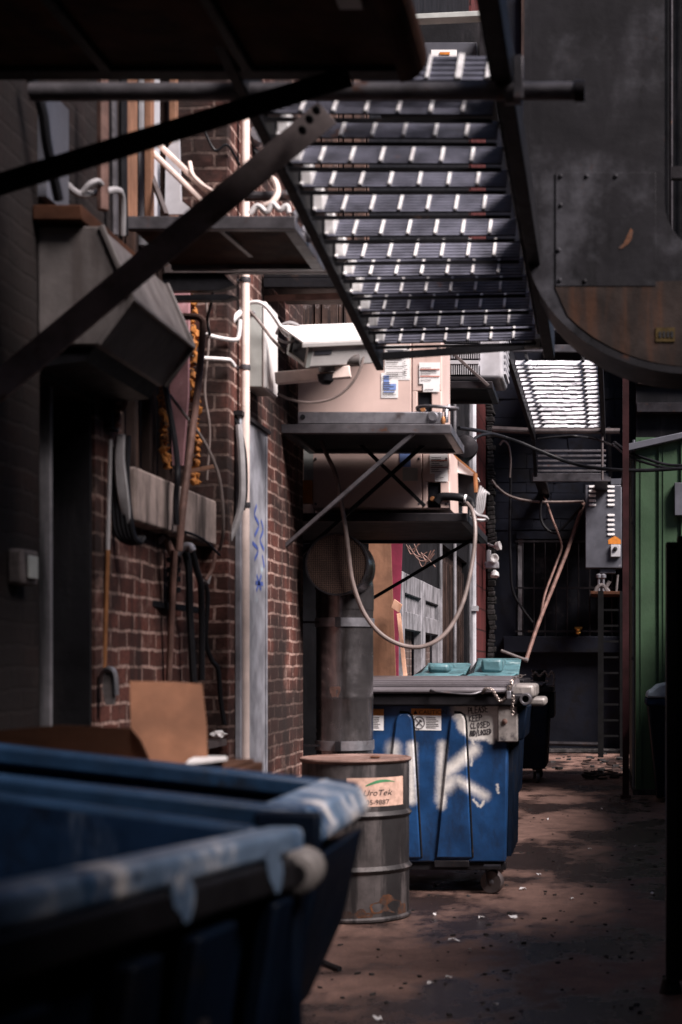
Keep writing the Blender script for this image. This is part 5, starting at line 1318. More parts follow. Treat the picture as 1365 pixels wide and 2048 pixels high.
# -- two more dumpsters further back
def back_dumpster(label, X0, X1, Y0, Y1, ztop, lidm, tiltlid, taper=.04):
    t = thing('dumpster', label, 'dumpster', ((X0 + X1) / 2, (Y0 + Y1) / 2, 0), 'blue dumpsters along the alley')
    z0 = .17; z1 = ztop - .16
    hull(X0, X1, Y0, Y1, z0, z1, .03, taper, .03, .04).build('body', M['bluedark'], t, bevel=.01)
    b = MB()
    for i in range(7):
        yy = Y0 + .08 + i * (Y1 - Y0 - .1) / 7
        b.prism([(X1 - taper - .006, yy, z0 + .02), (X1 - taper + .012, yy + .01, z0 + .02), (X1 - taper + .012, yy + .05, z0 + .02), (X1 - taper - .006, yy + .06, z0 + .02)], (taper * .8, 0, .72))
    b.build('side_rib', M['bluedark'], t, bevel=.004)
    b = MB(); b.box(X0 - .02, X1 + .05, Y0 - .04, Y1 + .04, z1 + .002, z1 + .07); b.box(X1 - .02, X1 + .06, Y0 + .1, Y1 - .1, z1 - .30, z1 + .001); b.build('rim', M['darkrim'], t, bevel=.012)
    nh = 2
    wx = (X1 - X0) / nh
    for k in range(nh):
        xa, xb = X0 + wx * k + .01, X0 + wx * (k + 1) - .01
        b = MB(); zz = z1 + .075
        hh = tiltlid * (1.0 + .35 * k)
        b.prism([(xa, Y0 - .06, zz), (xa, Y0 - .06, zz + .03), (xa + .05, Y0 + .06, zz + .05), (xa + .05, Y0 + .12, zz + .045), (xa + .04, Y1 - .25, zz + hh), (xa, Y1 - .1, zz + hh + .01), (xa, Y1 + .03, zz + hh - .03), (xa, Y1 + .03, zz)], (xb - xa - .05, 0, 0))
        l = b.build('lid', M[lidm], t, bevel=.015)
        b = MB(); b.box(xa + .12, xb - .15, Y0 + .15, Y1 - .35, zz + .05, zz + hh + .002); b.build('lid_boss', M[lidm], l, bevel=.03)
    for x, y in ((X1 - .14, Y0 + .1), (X0 + .2, Y0 + .1), (X1 - .14, Y1 - .15), (X0 + .2, Y1 - .15)):
        caster(t, x, y, .07)
    return t
back_dumpster('dumpster with pale teal lids just behind the sprayed blue dumpster', -1.66, -.70, 14.3, 15.6, 1.345, 'teal', .13)
back_dumpster('farthest dumpster, dark blue, with a black bucket and chain on top', -1.70, P(1098, 0, 18.7).x, 18.6, 19.7, 1.22, 'greylid', .04)
bk2 = thing('bucket', 'small black bucket standing on the farthest dumpster', 'bucket', P(1079, 1352, 18.8))
b = MB(); c = P(1079, 1350, 18.85); c.z = 1.22 - .16 + .125
b.lathe([(.07, 0), (.085, .12), (.092, .12), (.092, .14), (.08, .14), (.066, .01)], c, n=20); b.build('body', M['blackrubber'], bk2)
b = MB(); b.tube([c + Vector((.09 * math.cos(a), 0, .13 - .05 * math.sin(a))) for a in [i * math.pi / 8 for i in range(9)]], .004, 6); b.build('handle', M['edgesteel'], bk2)
b = MB()
cpts = smooth([P(1064, 1352, 18.5), P(1072, 1345, 18.5), P(1080, 1352, 18.5), P(1090, 1343, 18.5), P(1098, 1352, 18.5), P(1104, 1343, 18.5), P(1109, 1352, 18.5), P(1108, 1372, 18.5)], 5)
for i, (a, c) in enumerate(zip(cpts, cpts[1:])):
    d_ = c - a; b.torus_link((a + c) / 2, d_, Vector((0, 1, 0)) if i % 2 else d_.cross(Vector((0, 1, 0))), max(d_.length * .8, .014), .011, .0045)
tag(b.build('heavy_chain', M['chain'], loc=P(1080, 1352, 18.5)), 'heavy shiny chain draped over the farthest dumpster beside the bucket', 'chain')

# -- two open dumpsters in the foreground
def open_bin(t, top, bot, th, mo, mi):
    """four walls and a floor; top and bot are corner lists in order round the bin"""
    ctr_t = sum((Vector(p) for p in top), Vector()) / 4; ctr_b = sum((Vector(p) for p in bot), Vector()) / 4
    b = MB()
    top = [Vector(p) for p in top]; bot = [Vector(p) for p in bot]
    it = [p + (Vector((ctr_t.x, ctr_t.y, p.z)) - p).normalized() * th for p in top]; ib = [p + (Vector((ctr_b.x, ctr_b.y, p.z)) - p).normalized() * th + Vector((0, 0, .03)) for p in bot]
    b.mi = 0
    b.add(top + bot, [(i, (i + 1) % 4, (i + 1) % 4 + 4, i + 4) for i in range(4)] + [(4, 5, 6, 7)])
    b.mi = 1
    b.add(it + ib, [(i, (i + 1) % 4, (i + 1) % 4 + 4, i + 4) for i in range(4)] + [(4, 5, 6, 7)])
    b.mi = 0
    b.add(top + it, [(i, (i + 1) % 4, (i + 1) % 4 + 4, i + 4) for i in range(4)])
    o = b.build('body', [mo, mi], t)
    return o
# A: behind
AY0, AY1 = 3.07, 3.72
dA = thing('dumpster', 'open blue dumpster between the nearest dumpster and the leaning cardboard', 'dumpster', (-1.15, 3.4, 0), 'blue dumpsters along the alley')
def az(x, y): return CAMZ - (.285 + (x + .6) * .11)       # rim height falls towards the alley
A_t = [(-1.70, AY0, az(-1.70, 0)), (-.60, AY0, az(-.60, 0)), (-.60, AY1, az(-.60, 0)), (-1.70, AY1, az(-1.70, 0))]
A_b = [(-1.58, AY0 + .05, .16), (-.80, AY0 + .05, .16), (-.80, AY1 - .06, .16), (-1.58, AY1 - .06, .16)]
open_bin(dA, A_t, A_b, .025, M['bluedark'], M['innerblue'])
b = MB()
def rimbar(p, q, w, h, dz=0.0):
    b.bar(Vector(p) + Vector((0, 0, dz)), Vector(q) + Vector((0, 0, dz)), w, h)
rimbar((-1.74, AY1, az(-1.74, 0)), (-.56, AY1, az(-.56, 0)), .06, .05, -.01); rimbar((-1.74, AY0, az(-1.74, 0)), (-.56, AY0, az(-.56, 0)), .05, .05, -.01); rimbar((-1.70, AY0 + .03, az(-1.70, 0)), (-1.70, AY1 - .03, az(-1.70, 0)), .06, .05, -.01)
b.build('rim', M['rimblue'], dA, bevel=.012)
b = MB(); b.prism([(-.645, AY0 - .02, az(-.645, 0) + .017), (-.555, AY0 - .02, az(-.53, 0) + .012), (-.53, AY0 - .02, az(-.5, 0) - .035), (-.54, AY0 - .02, az(-.5, 0) - .055), (-.645, AY0 - .02, az(-.645, 0) - .04)], (0, AY1 + .05 - AY0, 0)); b.build('side_flange', M['wornrim'], dA, bevel=.012)
b = MB(); b.prism([(-.62, AY0 + .05, .98), (-.535, AY0 + .05, 1.01), (-.58, AY0 + .05, .80), (-.66, AY0 + .05, .62)], (0, AY1 - AY0 - .12, 0)); b.build('side_pocket', M['bluedark'], dA, bevel=.008)
b = MB(); 
for i in range(3): b.bar((-1.66, AY1 - .04, 1.06 - i * .11), (-.66, AY1 - .04, .98 - i * .11), .02, .03)
b.split('inner_rail', M['innerblue'], dA, bevel=.004)
for x, y in ((-.9, AY0 + .15), (-1.5, AY0 + .15), (-.9, AY1 - .15), (-1.5, AY1 - .15)): caster(dA, x, y, .06)
# B: nearest
dB = thing('dumpster', 'nearest open blue dumpster, rim worn white, at the lower left', 'dumpster', (-1.25, 2.3, 0), 'blue dumpsters along the alley')
u = Vector((-.139, -.990, 0)); v = Vector((-.990, .139, 0))
c1 = Vector((-.57, 2.87, CAMZ - .305)); c2 = c1 + u * 1.3 + Vector((0, 0, .040)); c3 = c1 + v * 1.10 + Vector((0, 0, .118)); c4 = c3 + u * 1.3 + Vector((0, 0, .040))
def low(p, k): q = Vector((p.x, p.y, .16)); m_ = Vector((-1.2, 2.3, .16)); return q + (m_ - q) * k
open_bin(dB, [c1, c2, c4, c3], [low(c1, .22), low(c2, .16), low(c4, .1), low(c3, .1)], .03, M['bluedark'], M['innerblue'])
b = MB()
b.bar(c1 - u * .035 + Vector((0, 0, -.012)), c2 + Vector((0, 0, -.012)), .075, .05); b.bar(c3, c4, .06, .05)
b.bar(c2, c4, .06, .05); b.build('rim', M['wornrim'], dB, bevel=.014)
b = MB(); b.bar(c1 + v * .04 + Vector((0, 0, -.005)), c3 + Vector((0, 0, -.005)), .040, .040); b.build('rear_rim', M['rimblue'], dB, bevel=.014)
b = MB()
nrm = Vector((.99, -.139, 0))
b.bar(c1 + nrm * .035 + Vector((0, 0, -.062)), c2 + nrm * .035 + Vector((0, 0, -.062)), .03, .055); b.build('outer_lip', M['darkrim'], dB, bevel=.008)
b = MB()
for t_, w_, h_ in ((.06, .09, .62), (.33, .16, .62), (.62, .10, .62), (.95, .2, .62)):
    c = c1 + u * (t_ + w_ / 2) + nrm * .015 + Vector((0, 0, -.10 - h_ / 2)); 
    b.prism([c - u * w_ / 2 + Vector((0, 0, h_ / 2)), c + u * w_ / 2 + Vector((0, 0, h_ / 2)), c + u * w_ / 2 - Vector((0, 0, h_ / 2)) - nrm * .10, c - u * w_ / 2 - Vector((0, 0, h_ / 2)) - nrm * .10], nrm * .035)
b.build('side_rib', M['bluedark'], dB, bevel=.008)
b = MB(); c = c1 + u * .27 + nrm * .01 + Vector((0, 0, -.12))
b.prism([c, c + u * .045, c + u * .045 + Vector((0, 0, -.55)) - nrm * .085, c + Vector((0, 0, -.55)) - nrm * .085], nrm * .012); b.build('orange_stripe', M['rust'], dB)
b = MB(); tc = P(600, 1742, 2.86)
b.lathe([(.0, -.055), (.028, -.055), (.040, -.048), (.040, .06)], tc, axis=(-.05, 1, 0), n=24); b.build('hinge_tube', M['pocket'], dB, bevel=.004)
b = MB(); b.lathe([(.001, -.0565), (.019, -.0565)], tc, axis=(-.05, 1, 0), n=18, caps=False); b.build('tube_bore', M['darksteel'], dB)
b = MB(); b.obb(tc + Vector((-.035, .07, .03)), (.06, 0, 0), (0, .02, 0), (0, 0, .07)); b.obb(tc + Vector((-.04, .03, -.2)), (.035, 0, 0), (0, .03, 0), (0, 0, .16)); b.split('hinge_plate', M['bluedark'], dB, bevel=.008)
b = MB()
for t_ in (.17, .56):
    c = c1 + u * t_ + nrm * .050 + Vector((0, 0, -.03 + t_ * .03))
    b.prism([c + u * (.035 * math.cos(a) * (1 + .3 * math.sin(2 * a + t_))) + Vector((0, 0, .04 * math.sin(a) * (1 + .25 * math.cos(3 * a)) - .012)) for a in [i * 2 * math.pi / 18 for i in range(18)]], nrm * .002)
b.split('paint_splash', M['wornrim'], dB)
b = MB(); c = c1 + u * .45 + nrm * .03 + Vector((0, 0, -.25)); b.lathe([(.018, 0), (.022, .01), (.008, .018)], c, axis=nrm, n=12); b.build('side_bolt', M['darksteel'], dB)
for p in (c1 + u * .2 + v * .3, c2 - u * .2 + v * .3, c3 + u * .2 - v * .2, c4 - u * .2 - v * .2): caster(dB, p.x, p.y, .06)

# cardboard
cbm = MB()
pts = [P(270, 1640, 4.25), P(425, 1640, 4.25), P(415, 1520, 4.35), P(413, 1450, 4.4), P(404, 1368, 4.43), P(350, 1364, 4.43), P(260, 1362, 4.42), P(262, 1450, 4.4)]
cbm.prism(pts, (0, .006, 0))
cb = tag(cbm.build('cardboard_sheet', M['cardboard'], loc=P(340, 1640, 4.25)), 'tan cardboard sheet standing upright behind the foreground dumpsters', 'cardboard')
cbm = MB(); cbm.prism([P(-20, 1640, 4.15), P(330, 1640, 4.2), P(304, 1530, 4.15), P(282, 1480, 4.1), P(262, 1456, 4.1), P(120, 1450, 4.0), P(-20, 1462, 3.95)], (0, .006, 0))
tag(cbm.build('cardboard_sheet', M['cardboard_wet'], loc=P(200, 1640, 4.1)), 'dark brown soaked cardboard flap left of the tan sheet', 'cardboard')
cbm = MB(); cbm.prism([P(372, 1526, 4.05), P(455, 1516, 4.05), P(452, 1512, 4.4), P(395, 1512, 4.4), P(380, 1518, 4.2)], (0, 0, -.006)); tag(cbm.build('white_sheet', M['paper'], loc=P(410, 1524, 4.1)), 'flat white sheet lying at the foot of the tan cardboard', 'sheet')
cbx = MB(); cbx.box(-1.72, -.95, 3.98, 4.55, 0, P(0, 1535, 4.3).z); cbx.box(-1.70, -.97, 4.0, 4.53, P(0, 1535, 4.3).z, P(0, 1535, 4.3).z + .01)
tag(cbx.build('low_crate', M['cardboard_wet'], loc=(-1.3, 4.25, 0), bevel=.01), 'dark soaked carton behind the dumpsters that carries the cardboard', 'carton')

# ------------------------------------------------------------------ far end: back fire escape, panel, ladder, cables
bf = thing('fire_escape_stair', 'raised back stair with wet treads coloured sheen-white at the end of the alley', 'stair', P(1120, 860, 20.5))
a0, a1 = P(1022, 716, 18.6), P(1066, 858, 22.6)
b0, b1 = P(1202, 722, 18.6), P(1208, 858, 22.6)
for a, c in ((a0, a1), (b0, b1)):
    d_ = (c - a); b = MB(); b.bar(a - d_ * .25 + Vector((0, 0, -.02)), c + d_ * .05 + Vector((0, 0, -.02)), .05, .20); b.build('stringer', M['blackpaint'], bf)
for i in range(16):
    row = 724 + i * 8.6
    lo, hi = 0., 1.
    for _ in range(30):
        t = (lo + hi) / 2; q = a0 * (1 - t) + a1 * t
        if VPY - (q.z - CAMZ) * F / q.y < row: lo = t
        else: hi = t
    Lp, Rp = a0 * (1 - t) + a1 * t, b0 * (1 - t) + b1 * t
    Lp.z = Rp.z = (Lp.z + Rp.z) / 2
    Lp += Vector((.04, 0, 0)); Rp -= Vector((.04, 0, 0))
    b = MB(); uu = Vector((0, math.cos(R(36)), math.sin(R(36)))); nn = Vector((0, -math.sin(R(36)), math.cos(R(36))))
    nseg = 10
    for k in range(nseg):
        aa = Lp + (Rp - Lp) * (k / nseg); cc_ = Lp + (Rp - Lp) * ((k + 1) / nseg)
        b.obb((aa + cc_) / 2 + nn * random.uniform(-.006, .006), (cc_ - aa) / 2, uu * (.037 if i else .06), nn * .010)
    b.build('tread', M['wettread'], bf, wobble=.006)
b = MB()
for q in (.17, .80):
    b.bar(a0 * (1 - q) + b0 * q + Vector((0, -.06, .05)), a1 * (1 - q) + b1 * q + Vector((0, -.06, .05)), .035, .03)
b.build('tread_strap', M['blackpaint'], bf)
bl = thing('fire_escape_landing', 'black landing with pipe rail under the bright back stair', 'landing', P(1145, 965, 23.4))
b = MB(); b.bar(P(1066, 955, 23.2), P(1222, 955, 23.2), .06, .12); b.bar(P(1066, 955, 24.9), P(1222, 955, 24.9), .06, .12); b.split('edge_beam', M['edgesteel'], bl, bevel=.006)
b = MB()
for i in range(5): b.bar(P(1076, 902 + i * 10, 24.2 - i * .15), P(1212, 902 + i * 10, 24.2 - i * .15), .06, .03)
b.build('step_slats', M['edgesteel'], bl, bevel=.004)
b = MB()
for x in (1072, 1222): b.bar(P(x, 955, 23.2), P(x - 6 if x < 1100 else x - 4, 855, 22.9), .05, .05, up=(0, 1, 0))
b.box(P(1190, 0, 23.2).x, P(1216, 0, 23.2).x, 23.2, 25.19, P(0, 964, 23.2).z, P(0, 952, 23.2).z); b.box(P(1070, 0, 23.2).x, P(1092, 0, 23.2).x, 23.2, 25.19, P(0, 964, 23.2).z, P(0, 952, 23.2).z)
b.split('post', M['blackpaint'], bl)
b = MB(); b.tube([P(985, 858, 22.8), P(1062, 862, 22.8)], .045, 10); b.tube([P(1064, 862, 22.8), P(1240, 862, 22.8)], .04, 10); b.split('rail_pipe', M['bracesteel'], bl)
bu = thing('upper_balcony', 'black upper balcony with perforated step above the back stair', 'balcony', P(1130, 690, 21.5))
b = MB(); b.bar(P(1000, 697, 21.0), P(1210, 697, 21.0), .06, .09); b.bar(P(1090, 654, 22.0), P(1210, 654, 22.0), .06, .10); b.bar(P(1090, 612, 22.0), P(1210, 612, 22.0), .06, .05); b.split('beam', M['edgesteel'], bu, bevel=.004)
b = MB(); b.box(P(1085, 0, 22.2).x, P(1215, 0, 22.2).x, 22.2, 25.19, P(0, 665, 22.2).z, P(0, 600, 22.2).z); b.build('platform', M['blackpaint'], bu)
b = MB()
for r_ in range(4):
    for k in range(12):
        b.lathe([(.001, 0), (.014, 0)], P(1108 + k * 5.2 + r_ * 1.5, 628 + r_ * 5, 22.19), axis=(0, -1, 0), n=8, caps=False)
b.build('perforations', M['edgesteel'], bu)
b = MB(); b.box(P(1195, 0, 21.0).x, P(1208, 0, 21.0).x, 20.95, 21.0, P(0, 716, 21).z, P(0, 685, 21).z); b.box(P(1013, 0, 20.9).x, P(1022, 0, 20.9).x, 20.85, 20.9, P(0, 735, 20.9).z, P(0, 670, 20.9).z); b.split('light_plate', M['condenser'], bu)
b = MB(); b.tube([P(1005, 690, 20.5), P(1015, 560, 20.5)], .02, 6); b.tube([P(1180, 670, 20.8), P(1194, 722, 19)], .006, 5); b.tube([P(1205, 960, 22.4), P(1205, 500, 22.4)], .02, 6); b.split('hanging_rod', M['bracesteel'], bu)

ep = thing('electrical_panel', 'grey electrical panel with louvre slots whitened as sky glint on the end wall', 'panel', P(1205, 1137, 24.4))
YP = 24.4
b = MB(); b.box(P(1171, 0, YP).x, P(1244, 0, YP).x, YP, YP + .3, P(0, 1136, YP).z, P(0, 970, YP).z); b.build('cabinet', M['panelgrey'], ep, bevel=.012)
b = MB(); b.box(P(1222, 0, YP).x, P(1258, 0, YP).x, YP + .01, YP + .31, P(0, 969, YP).z, P(0, 957, YP).z); b.box(P(1200, 0, YP).x, P(1232, 0, YP).x, YP + .05, YP + .25, P(0, 1146, YP).z, P(0, 1137, YP).z); b.split('end_box', M['panelgrey'], ep, bevel=.006)
for cx_, ys in ((1185.5, (974, 983, 992, 1001.5, 1010.5)), (1222.5, (974, 983, 992, 1001.5, 1010.5, 1031, 1041, 1050.5, 1060, 1069.5))):
    for yy in ys:
        b = MB(); c = P(cx_, yy, YP); hw, hh = .056, .0165
        prof_ = [(c.x - hw + hh + hh * math.cos(a), YP - .002, c.z + hh * math.sin(a)) for a in [math.pi / 2 + i * math.pi / 6 for i in range(7)]] + [(c.x + hw - hh + hh * math.cos(a), YP - .002, c.z + hh * math.sin(a)) for a in [-math.pi / 2 + i * math.pi / 6 for i in range(7)]]
        b.prism(prof_, (0, -.018, 0)); b.v = [Vector((q.x, q.y, q.z + (.006 if q.y < YP - .01 else 0))) for q in b.v]
        b.build('louvre', M['labelwhite'], ep, bevel=.003)  # white paints in the sky light that the louvre hoods catch
b = MB(); b.prism([P(x, y, YP - .004) for x, y in ((1217, 1088), (1217, 1080), (1224, 1075), (1230, 1072), (1236, 1075), (1242, 1080), (1242, 1088))], (0, .003, 0)); b.build('warning_label', M['orange'], ep)
b = MB(); b.box(P(1222, 0, YP).x, P(1241, 0, YP).x, YP - .06, YP - .001, P(0, 1114, YP).z, P(0, 1090, YP).z); sw = b.build('switch_box', M['condenser'], ep, bevel=.006)
b = MB(); b.lathe([(.03, 0), (.034, .012), (.02, .03), (.001, .034)], P(1231, 1098, YP - .062), axis=(0, -1, 0), n=16); b.build('knob', M['ink'], sw)
b = MB(); b.box(P(1190, 0, YP).x, P(1230, 0, YP).x, YP + .301, 25.19, P(0, 1010, YP).z, P(0, 990, YP).z); b.build('wall_mount', M['darksteel'], ep)
pc = thing('pipe_clutter', 'tangle of pipes and a ragged shelf hanging below the electrical panel', 'pipes', P(1210, 1185, 24.3))
b = MB()
for x in (1198, 1207): b.lathe([(.02, 0), (.045, .02), (.045, .06), (.02, .08)], P(x, 1158, 24.4), n=12); b.tube([P(x, 1158, 24.4), P(x, 1186, 24.4)], .022, 8)
b.split('fitting', M['galv'], pc)
b = MB(); b.box(P(1182, 0, 24.3).x, P(1244, 0, 24.3).x, 24.1, 25.19, P(0, 1190, 24.3).z, P(0, 1184, 24.3).z); b.build('shelf_plate', M['rustsheet'], pc, bevel=.006, wobble=.02)
b = MB(); b.tube(smooth([P(1190, 1186, 24.2), P(1196, 1174, 24.2), P(1206, 1170, 24.2), P(1218, 1184, 24.2), P(1212, 1176, 24.2), P(1220, 1162, 24.2)]), .03, 7); b.tube([P(1236, 1150, 24.3), P(1232, 1186, 24.3)], .018, 7); b.build('rag', M['rag'], pc, wobble=.02)

ld = thing('ladder', 'black steel ladder standing at the end wall below the panel', 'ladder', P(1222, 1515, 23.9))
for x, w_ in ((1202, .085), (1244, .06)):
    b = MB(); q = P(x, 0, 23.9).x; b.box(q - w_ / 2, q + w_ / 2, 23.86, 23.92, 0, P(0, 1182, 23.9).z); b.build('rail', M['flatblack'], ld)
for i in range(10):
    b = MB(); yy = 1220 + i * 31.5; b.bar(P(1208, yy, 23.89), P(1241, yy, 23.89), .035, .03); b.build('rung', M['flatblack'], ld)

lp2 = thing('leaning_pipe', 'long red-brown pipe leaning across the barred window', 'pipe', P(1055, 1312, 24.2))
b = MB(); b.tube(smooth([P(1052, 1322, 23.6), P(1078, 1245, 23.95), P(1112, 1160, 24.3), P(1140, 1088, 24.6), P(1168, 1005, 24.9)]), .030, 10); b.build('shaft', M['rustpole'], lp2)
b = MB(); b.tube([P(1052, 1320, 23.6), P(1002, 1301, 23.5)], .022, 8); b.lathe([(.03, -.03), (.036, 0), (.03, .03)], P(1053, 1320, 23.6), axis=(1, 0, -.3), n=10); b.build('foot_bar', M['rag'], lp2)
b = MB(); b.tube(smooth([P(1080, 1245, 24.0), P(1090, 1190, 24.1), P(1112, 1130, 24.5), P(1124, 1095, 24.7), P(1118, 1070, 24.8), P(1106, 1040, 24.9), P(1092, 1000, 25.0), P(1084, 985, 25.0), P(1078, 968, 25.0)]), .018, 8)
tag(b.build('cable', M['rustpole'], loc=P(1080, 1245, 24.0)), 'pale grey cable curving beside the red-brown leaning pipe', 'cable')
cable('cable', 'thick black cable swagging from the upper shelf across to the green shed', [P(918, 856, 16), P(960, 862, 16.5), P(1000, 872, 17), P(1040, 885, 17), P(1080, 902, 17), P(1140, 925, 17), P(1200, 937, 16.8), P(1280, 941, 16.7), P(1380, 936, 16.6)], .02, 'blackrubber')
cable('cable', 'black cable looping up from the round vent to the swag', [P(930, 908, 14), P(940, 888, 15), P(958, 872, 16), P(985, 868, 16.5), P(1010, 874, 17)], .016, 'blackrubber')
cable('cable', 'upper of two black cables hanging over the green shed', [P(1230, 885, 18), P(1260, 905, 17.2), P(1300, 920, 16.8), P(1340, 930, 16.7), P(1385, 931, 16.6)], .016, 'blackrubber')
cable('cable', 'lower of two black cables hanging over the green shed', [P(1226, 888, 18), P(1256, 912, 17.2), P(1296, 927, 16.8), P(1340, 936, 16.7), P(1385, 938, 16.6)], .014, 'blackrubber')
cable('cable', 'grey cable running slack below the back landing to the panel', [P(984, 960, 24.9), P(996, 975, 24.9), P(1020, 992, 24.9), P(1060, 1002, 24.9), P(1110, 1004, 24.9), P(1168, 1003, 24.8)], .02, 'hose')
cable('cable', 'black cable hanging straight down left of the barred window', [P(1018, 880, 25.0), P(1022, 950, 25.0), P(1020, 1060, 25.0), P(1022, 1130, 25.0), P(1026, 1180, 25.0), P(1044, 1215, 25.0), P(1066, 1245, 25.0)], .020, 'blackrubber')
cable('cable', 'dark cable hooking in a U left of the electrical panel', [P(1090, 965, 24.9), P(1083, 1000, 24.9), P(1082, 1035, 24.9), P(1092, 1056, 24.9), P(1110, 1066, 24.9), P(1125, 1056, 24.9), P(1145, 1035, 24.9), P(1166, 1010, 24.8)], .022, 'blackrubber')
cable('cable', 'short hooked cable left of the back landing', [P(1000, 890, 24.9), P(1008, 882, 24.9), P(1018, 892, 24.9), P(1022, 920, 24.9), P(1020, 955, 24.9)], .016, 'hose')
cable('cable', 'dark cable strung below the pipe rail of the back stair', [P(1075, 878, 23), P(1110, 874, 23), P(1150, 872, 23), P(1190, 878, 23), P(1230, 892, 20)], .016, 'blackrubber')
flood = thing('security_lights', 'pair of small white security lights on the stone corner', 'lights', P(985, 1130, 24.0))
b = MB(); q = P(985, 1130, 24.3); b.obb(q, (.10, 0, 0), (0, .08, 0), (0, 0, .05)); b.obb(P(978, 1112, 24.4), (.035, 0, 0), (0, .03, 0), (0, 0, .09)); b.build('base', M['condenser'], flood, bevel=.01)
for x, y, ax_ in ((988, 1116, (.3, -1, -.1)), (990, 1148, (0, -.3, -1)), (996, 1092, (1, -.3, .2))):
    b = MB(); b.lathe([(.02, -.06), (.06, -.02), (.07, .04), (.055, .045), (.001, .02)], P(x, y, 24.2), axis=ax_, n=18, caps=False); b.build('lamp_head', M['white'], flood)
b = MB(); b.tube([P(976, 1088, 24.4), P(990, 1094, 24.2)], .02, 8); b.tube([P(972, 1128, 24.4), P(980, 1130, 24.3)], .03, 8); b.split('arm', M['condenser'], flood)

# right-hand bin and black gate
nb = thing('wheelie_bin', 'dark bin with a pale blue-grey lid by the green shed', 'bin', (P(1330, 0, 16.3).x, 16.3, 0))
xa, xb = P(1292, 0, 16.2).x, P(1292, 0, 16.2).x + .52
b = hull(xa + .015, xb - .015, 16.0, 16.6, .05, P(0, 1400, 16.0).z, .10, .06, .08, .05); b.build('body', M['bluedark'], nb, bevel=.02)
b = MB(); z_ = P(0, 1412, 16.0).z; b.box(xa, xb, 15.97, 16.63, z_, z_ + .08); b.build('rim', M['innerblue'], nb, bevel=.02)
b = MB(); z_ += .083
b.prism([(xa + .0, 15.95, z_), (xa + .02, 15.95, z_ + .06), (xa + .06, 15.95, z_ + .08), (xa + .12, 15.95, z_ + .13), (xa + .3, 15.95, z_ + .17), (xb, 15.95, z_ + .15), (xb, 15.95, z_)], (0, .66, 0)); b.build('lid', M['binlid'], nb, bevel=.02)
for x in (xa + .15, xb - .15):
    b = MB(); b.lathe([(.03, -.03), (.09, -.03), (.10, -.015), (.10, .015), (.09, .03), (.03, .03)], (x, 16.58, .10), axis=(1, 0, 0), n=20); b.build('wheel', M['blackrubber'], nb)

gt = thing('steel_gate', 'unlit black steel gate standing at the right edge', 'gate', (.34, 6.75, 0))
x0 = P(1333, 0, 6.7).x
b = MB(); b.box(x0 + .05, 1.28, 6.72, 6.76, .1, 1.86); b.build('leaf', M['blackwall'], gt, bevel=.004)
b = MB(); b.box(x0, x0 + .048, 6.69, 6.79, .05, P(0, 1084, 6.7).z); b.box(x0 + .0485, 1.28, 6.69, 6.79, 1.861, 1.92); b.box(x0 + .0485, 1.28, 6.69, 6.79, .06, .098); b.build('frame', M['blackpaint'], gt, bevel=.004)
b = MB(); b.lathe([(.0, -.03), (.035, -.03), (.05, .03), (.0, .03)], (x0 + .02, 6.74, .03), axis=(0, 0, -1), n=16); b.build('foot', M['blackrubber'], gt)
b = MB()
for i in range(5): b.box(x0 + .09 + i * .19, x0 + .11 + i * .19, 6.705, 6.7195, .12, 1.84)
b.build('stiffener', M['darksteel'], gt)

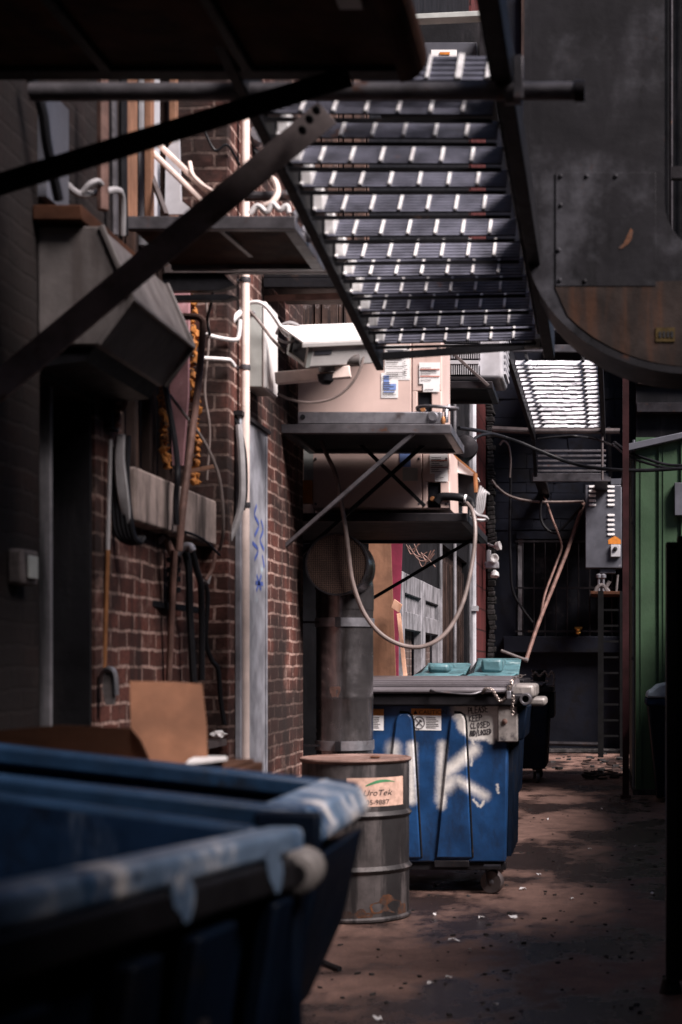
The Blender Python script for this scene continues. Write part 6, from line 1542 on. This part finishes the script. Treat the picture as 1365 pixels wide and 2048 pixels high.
# ------------------------------------------------------------------ litter on the ground
def G(px, py): return Vector(((px - VPX) * (F * CAMZ / (py - VPY)) / F, F * CAMZ / (py - VPY), 0))
proto = None
for i, (px, py, s) in enumerate([(962, 1838, .022), (1029, 1837, .026), (907, 1884, .028), (897, 1960, .018), (860, 1972, .016), (992, 2015, .013), (757, 2042, .02), (1045, 1780, .02), (1305, 1790, .012), (870, 1832, .012), (1078, 1752, .014), (1143, 1800, .012), (940, 1905, .010), (1180, 1700, .014), (1095, 1640, .014), (1204, 1620, .014), (1270, 1695, .010)]):
    b = MB(); c = G(px, py) + Vector((0, 0, .006)); n = 8
    ring_ = [c + Vector((s * math.cos(2 * math.pi * k / n) * random.uniform(.5, 1.3), s * .8 * math.sin(2 * math.pi * k / n) * random.uniform(.5, 1.3), random.uniform(-.004, .012))) for k in range(n)]
    b.prism(ring_, (0, 0, .004))
    o = b.build('paper_scrap', M['paper'], loc=c, sharp=10)
    tag(o, 'tiny pale paper scrap lying on the brown asphalt', 'scrap', 'paper scraps on the asphalt')
b = MB()
for i in range(240):
    py = random.choice([random.uniform(1600, 1760), random.uniform(1760, 2040)]); c = G(random.uniform(620, 1330), py); s_ = random.uniform(.003, .010)
    b.obb(c + Vector((0, 0, s_ * .4)), Vector((s_, random.uniform(-.5, .5) * s_, 0)), Vector((random.uniform(-.5, .5) * s_, s_, 0)), Vector((0, 0, s_ * .5)))
o = b.build('grit', M['rubble'], loc=G(950, 1850)); tag(o, 'loose dark grit scattered over the brown asphalt', 'grit'); o['kind'] = 'stuff'
b = MB(); b.tube([G(596, 1912) + Vector((0, 0, .02)), G(680, 1944) + Vector((0, 0, .014))], .012, 8)
tag(b.build('metal_rod', M['blackrubber'], loc=G(640, 1928)), 'short black rod lying on the asphalt beside the nearest dumpster', 'rod')
b = MB()
for i in range(26):
    c = G(random.uniform(1085, 1245), random.uniform(1508, 1545)); s = random.uniform(.01, .045)
    b.obb(c + Vector((0, 0, s * .4)), Vector((s, random.uniform(-.5, .5) * s, 0)), Vector((random.uniform(-.5, .5) * s, s, 0)), Vector((0, 0, s * .4)))
o = b.build('rubble', M['rubble'], loc=G(1160, 1525), bevel=.004, wobble=.02); tag(o, 'scatter of rubble and grit along the foot of the end wall', 'rubble'); o['kind'] = 'stuff'
b = MB()
for i in range(45):
    c = G(random.uniform(1170, 1245), random.uniform(1522, 1560)); s = random.uniform(.02, .06)
    b.obb(c + Vector((0, 0, s * .3)), Vector((s, random.uniform(-.6, .6) * s, random.uniform(-.2, .2) * s)), Vector((random.uniform(-.5, .5) * s, s, 0)), Vector((0, 0, s * .2)))
o = b.build('leaf_litter', M['darkwood'], loc=G(1205, 1540), wobble=.02); tag(o, 'heap of brown dead leaves by the foot of the ladder', 'leaves'); o['kind'] = 'stuff'
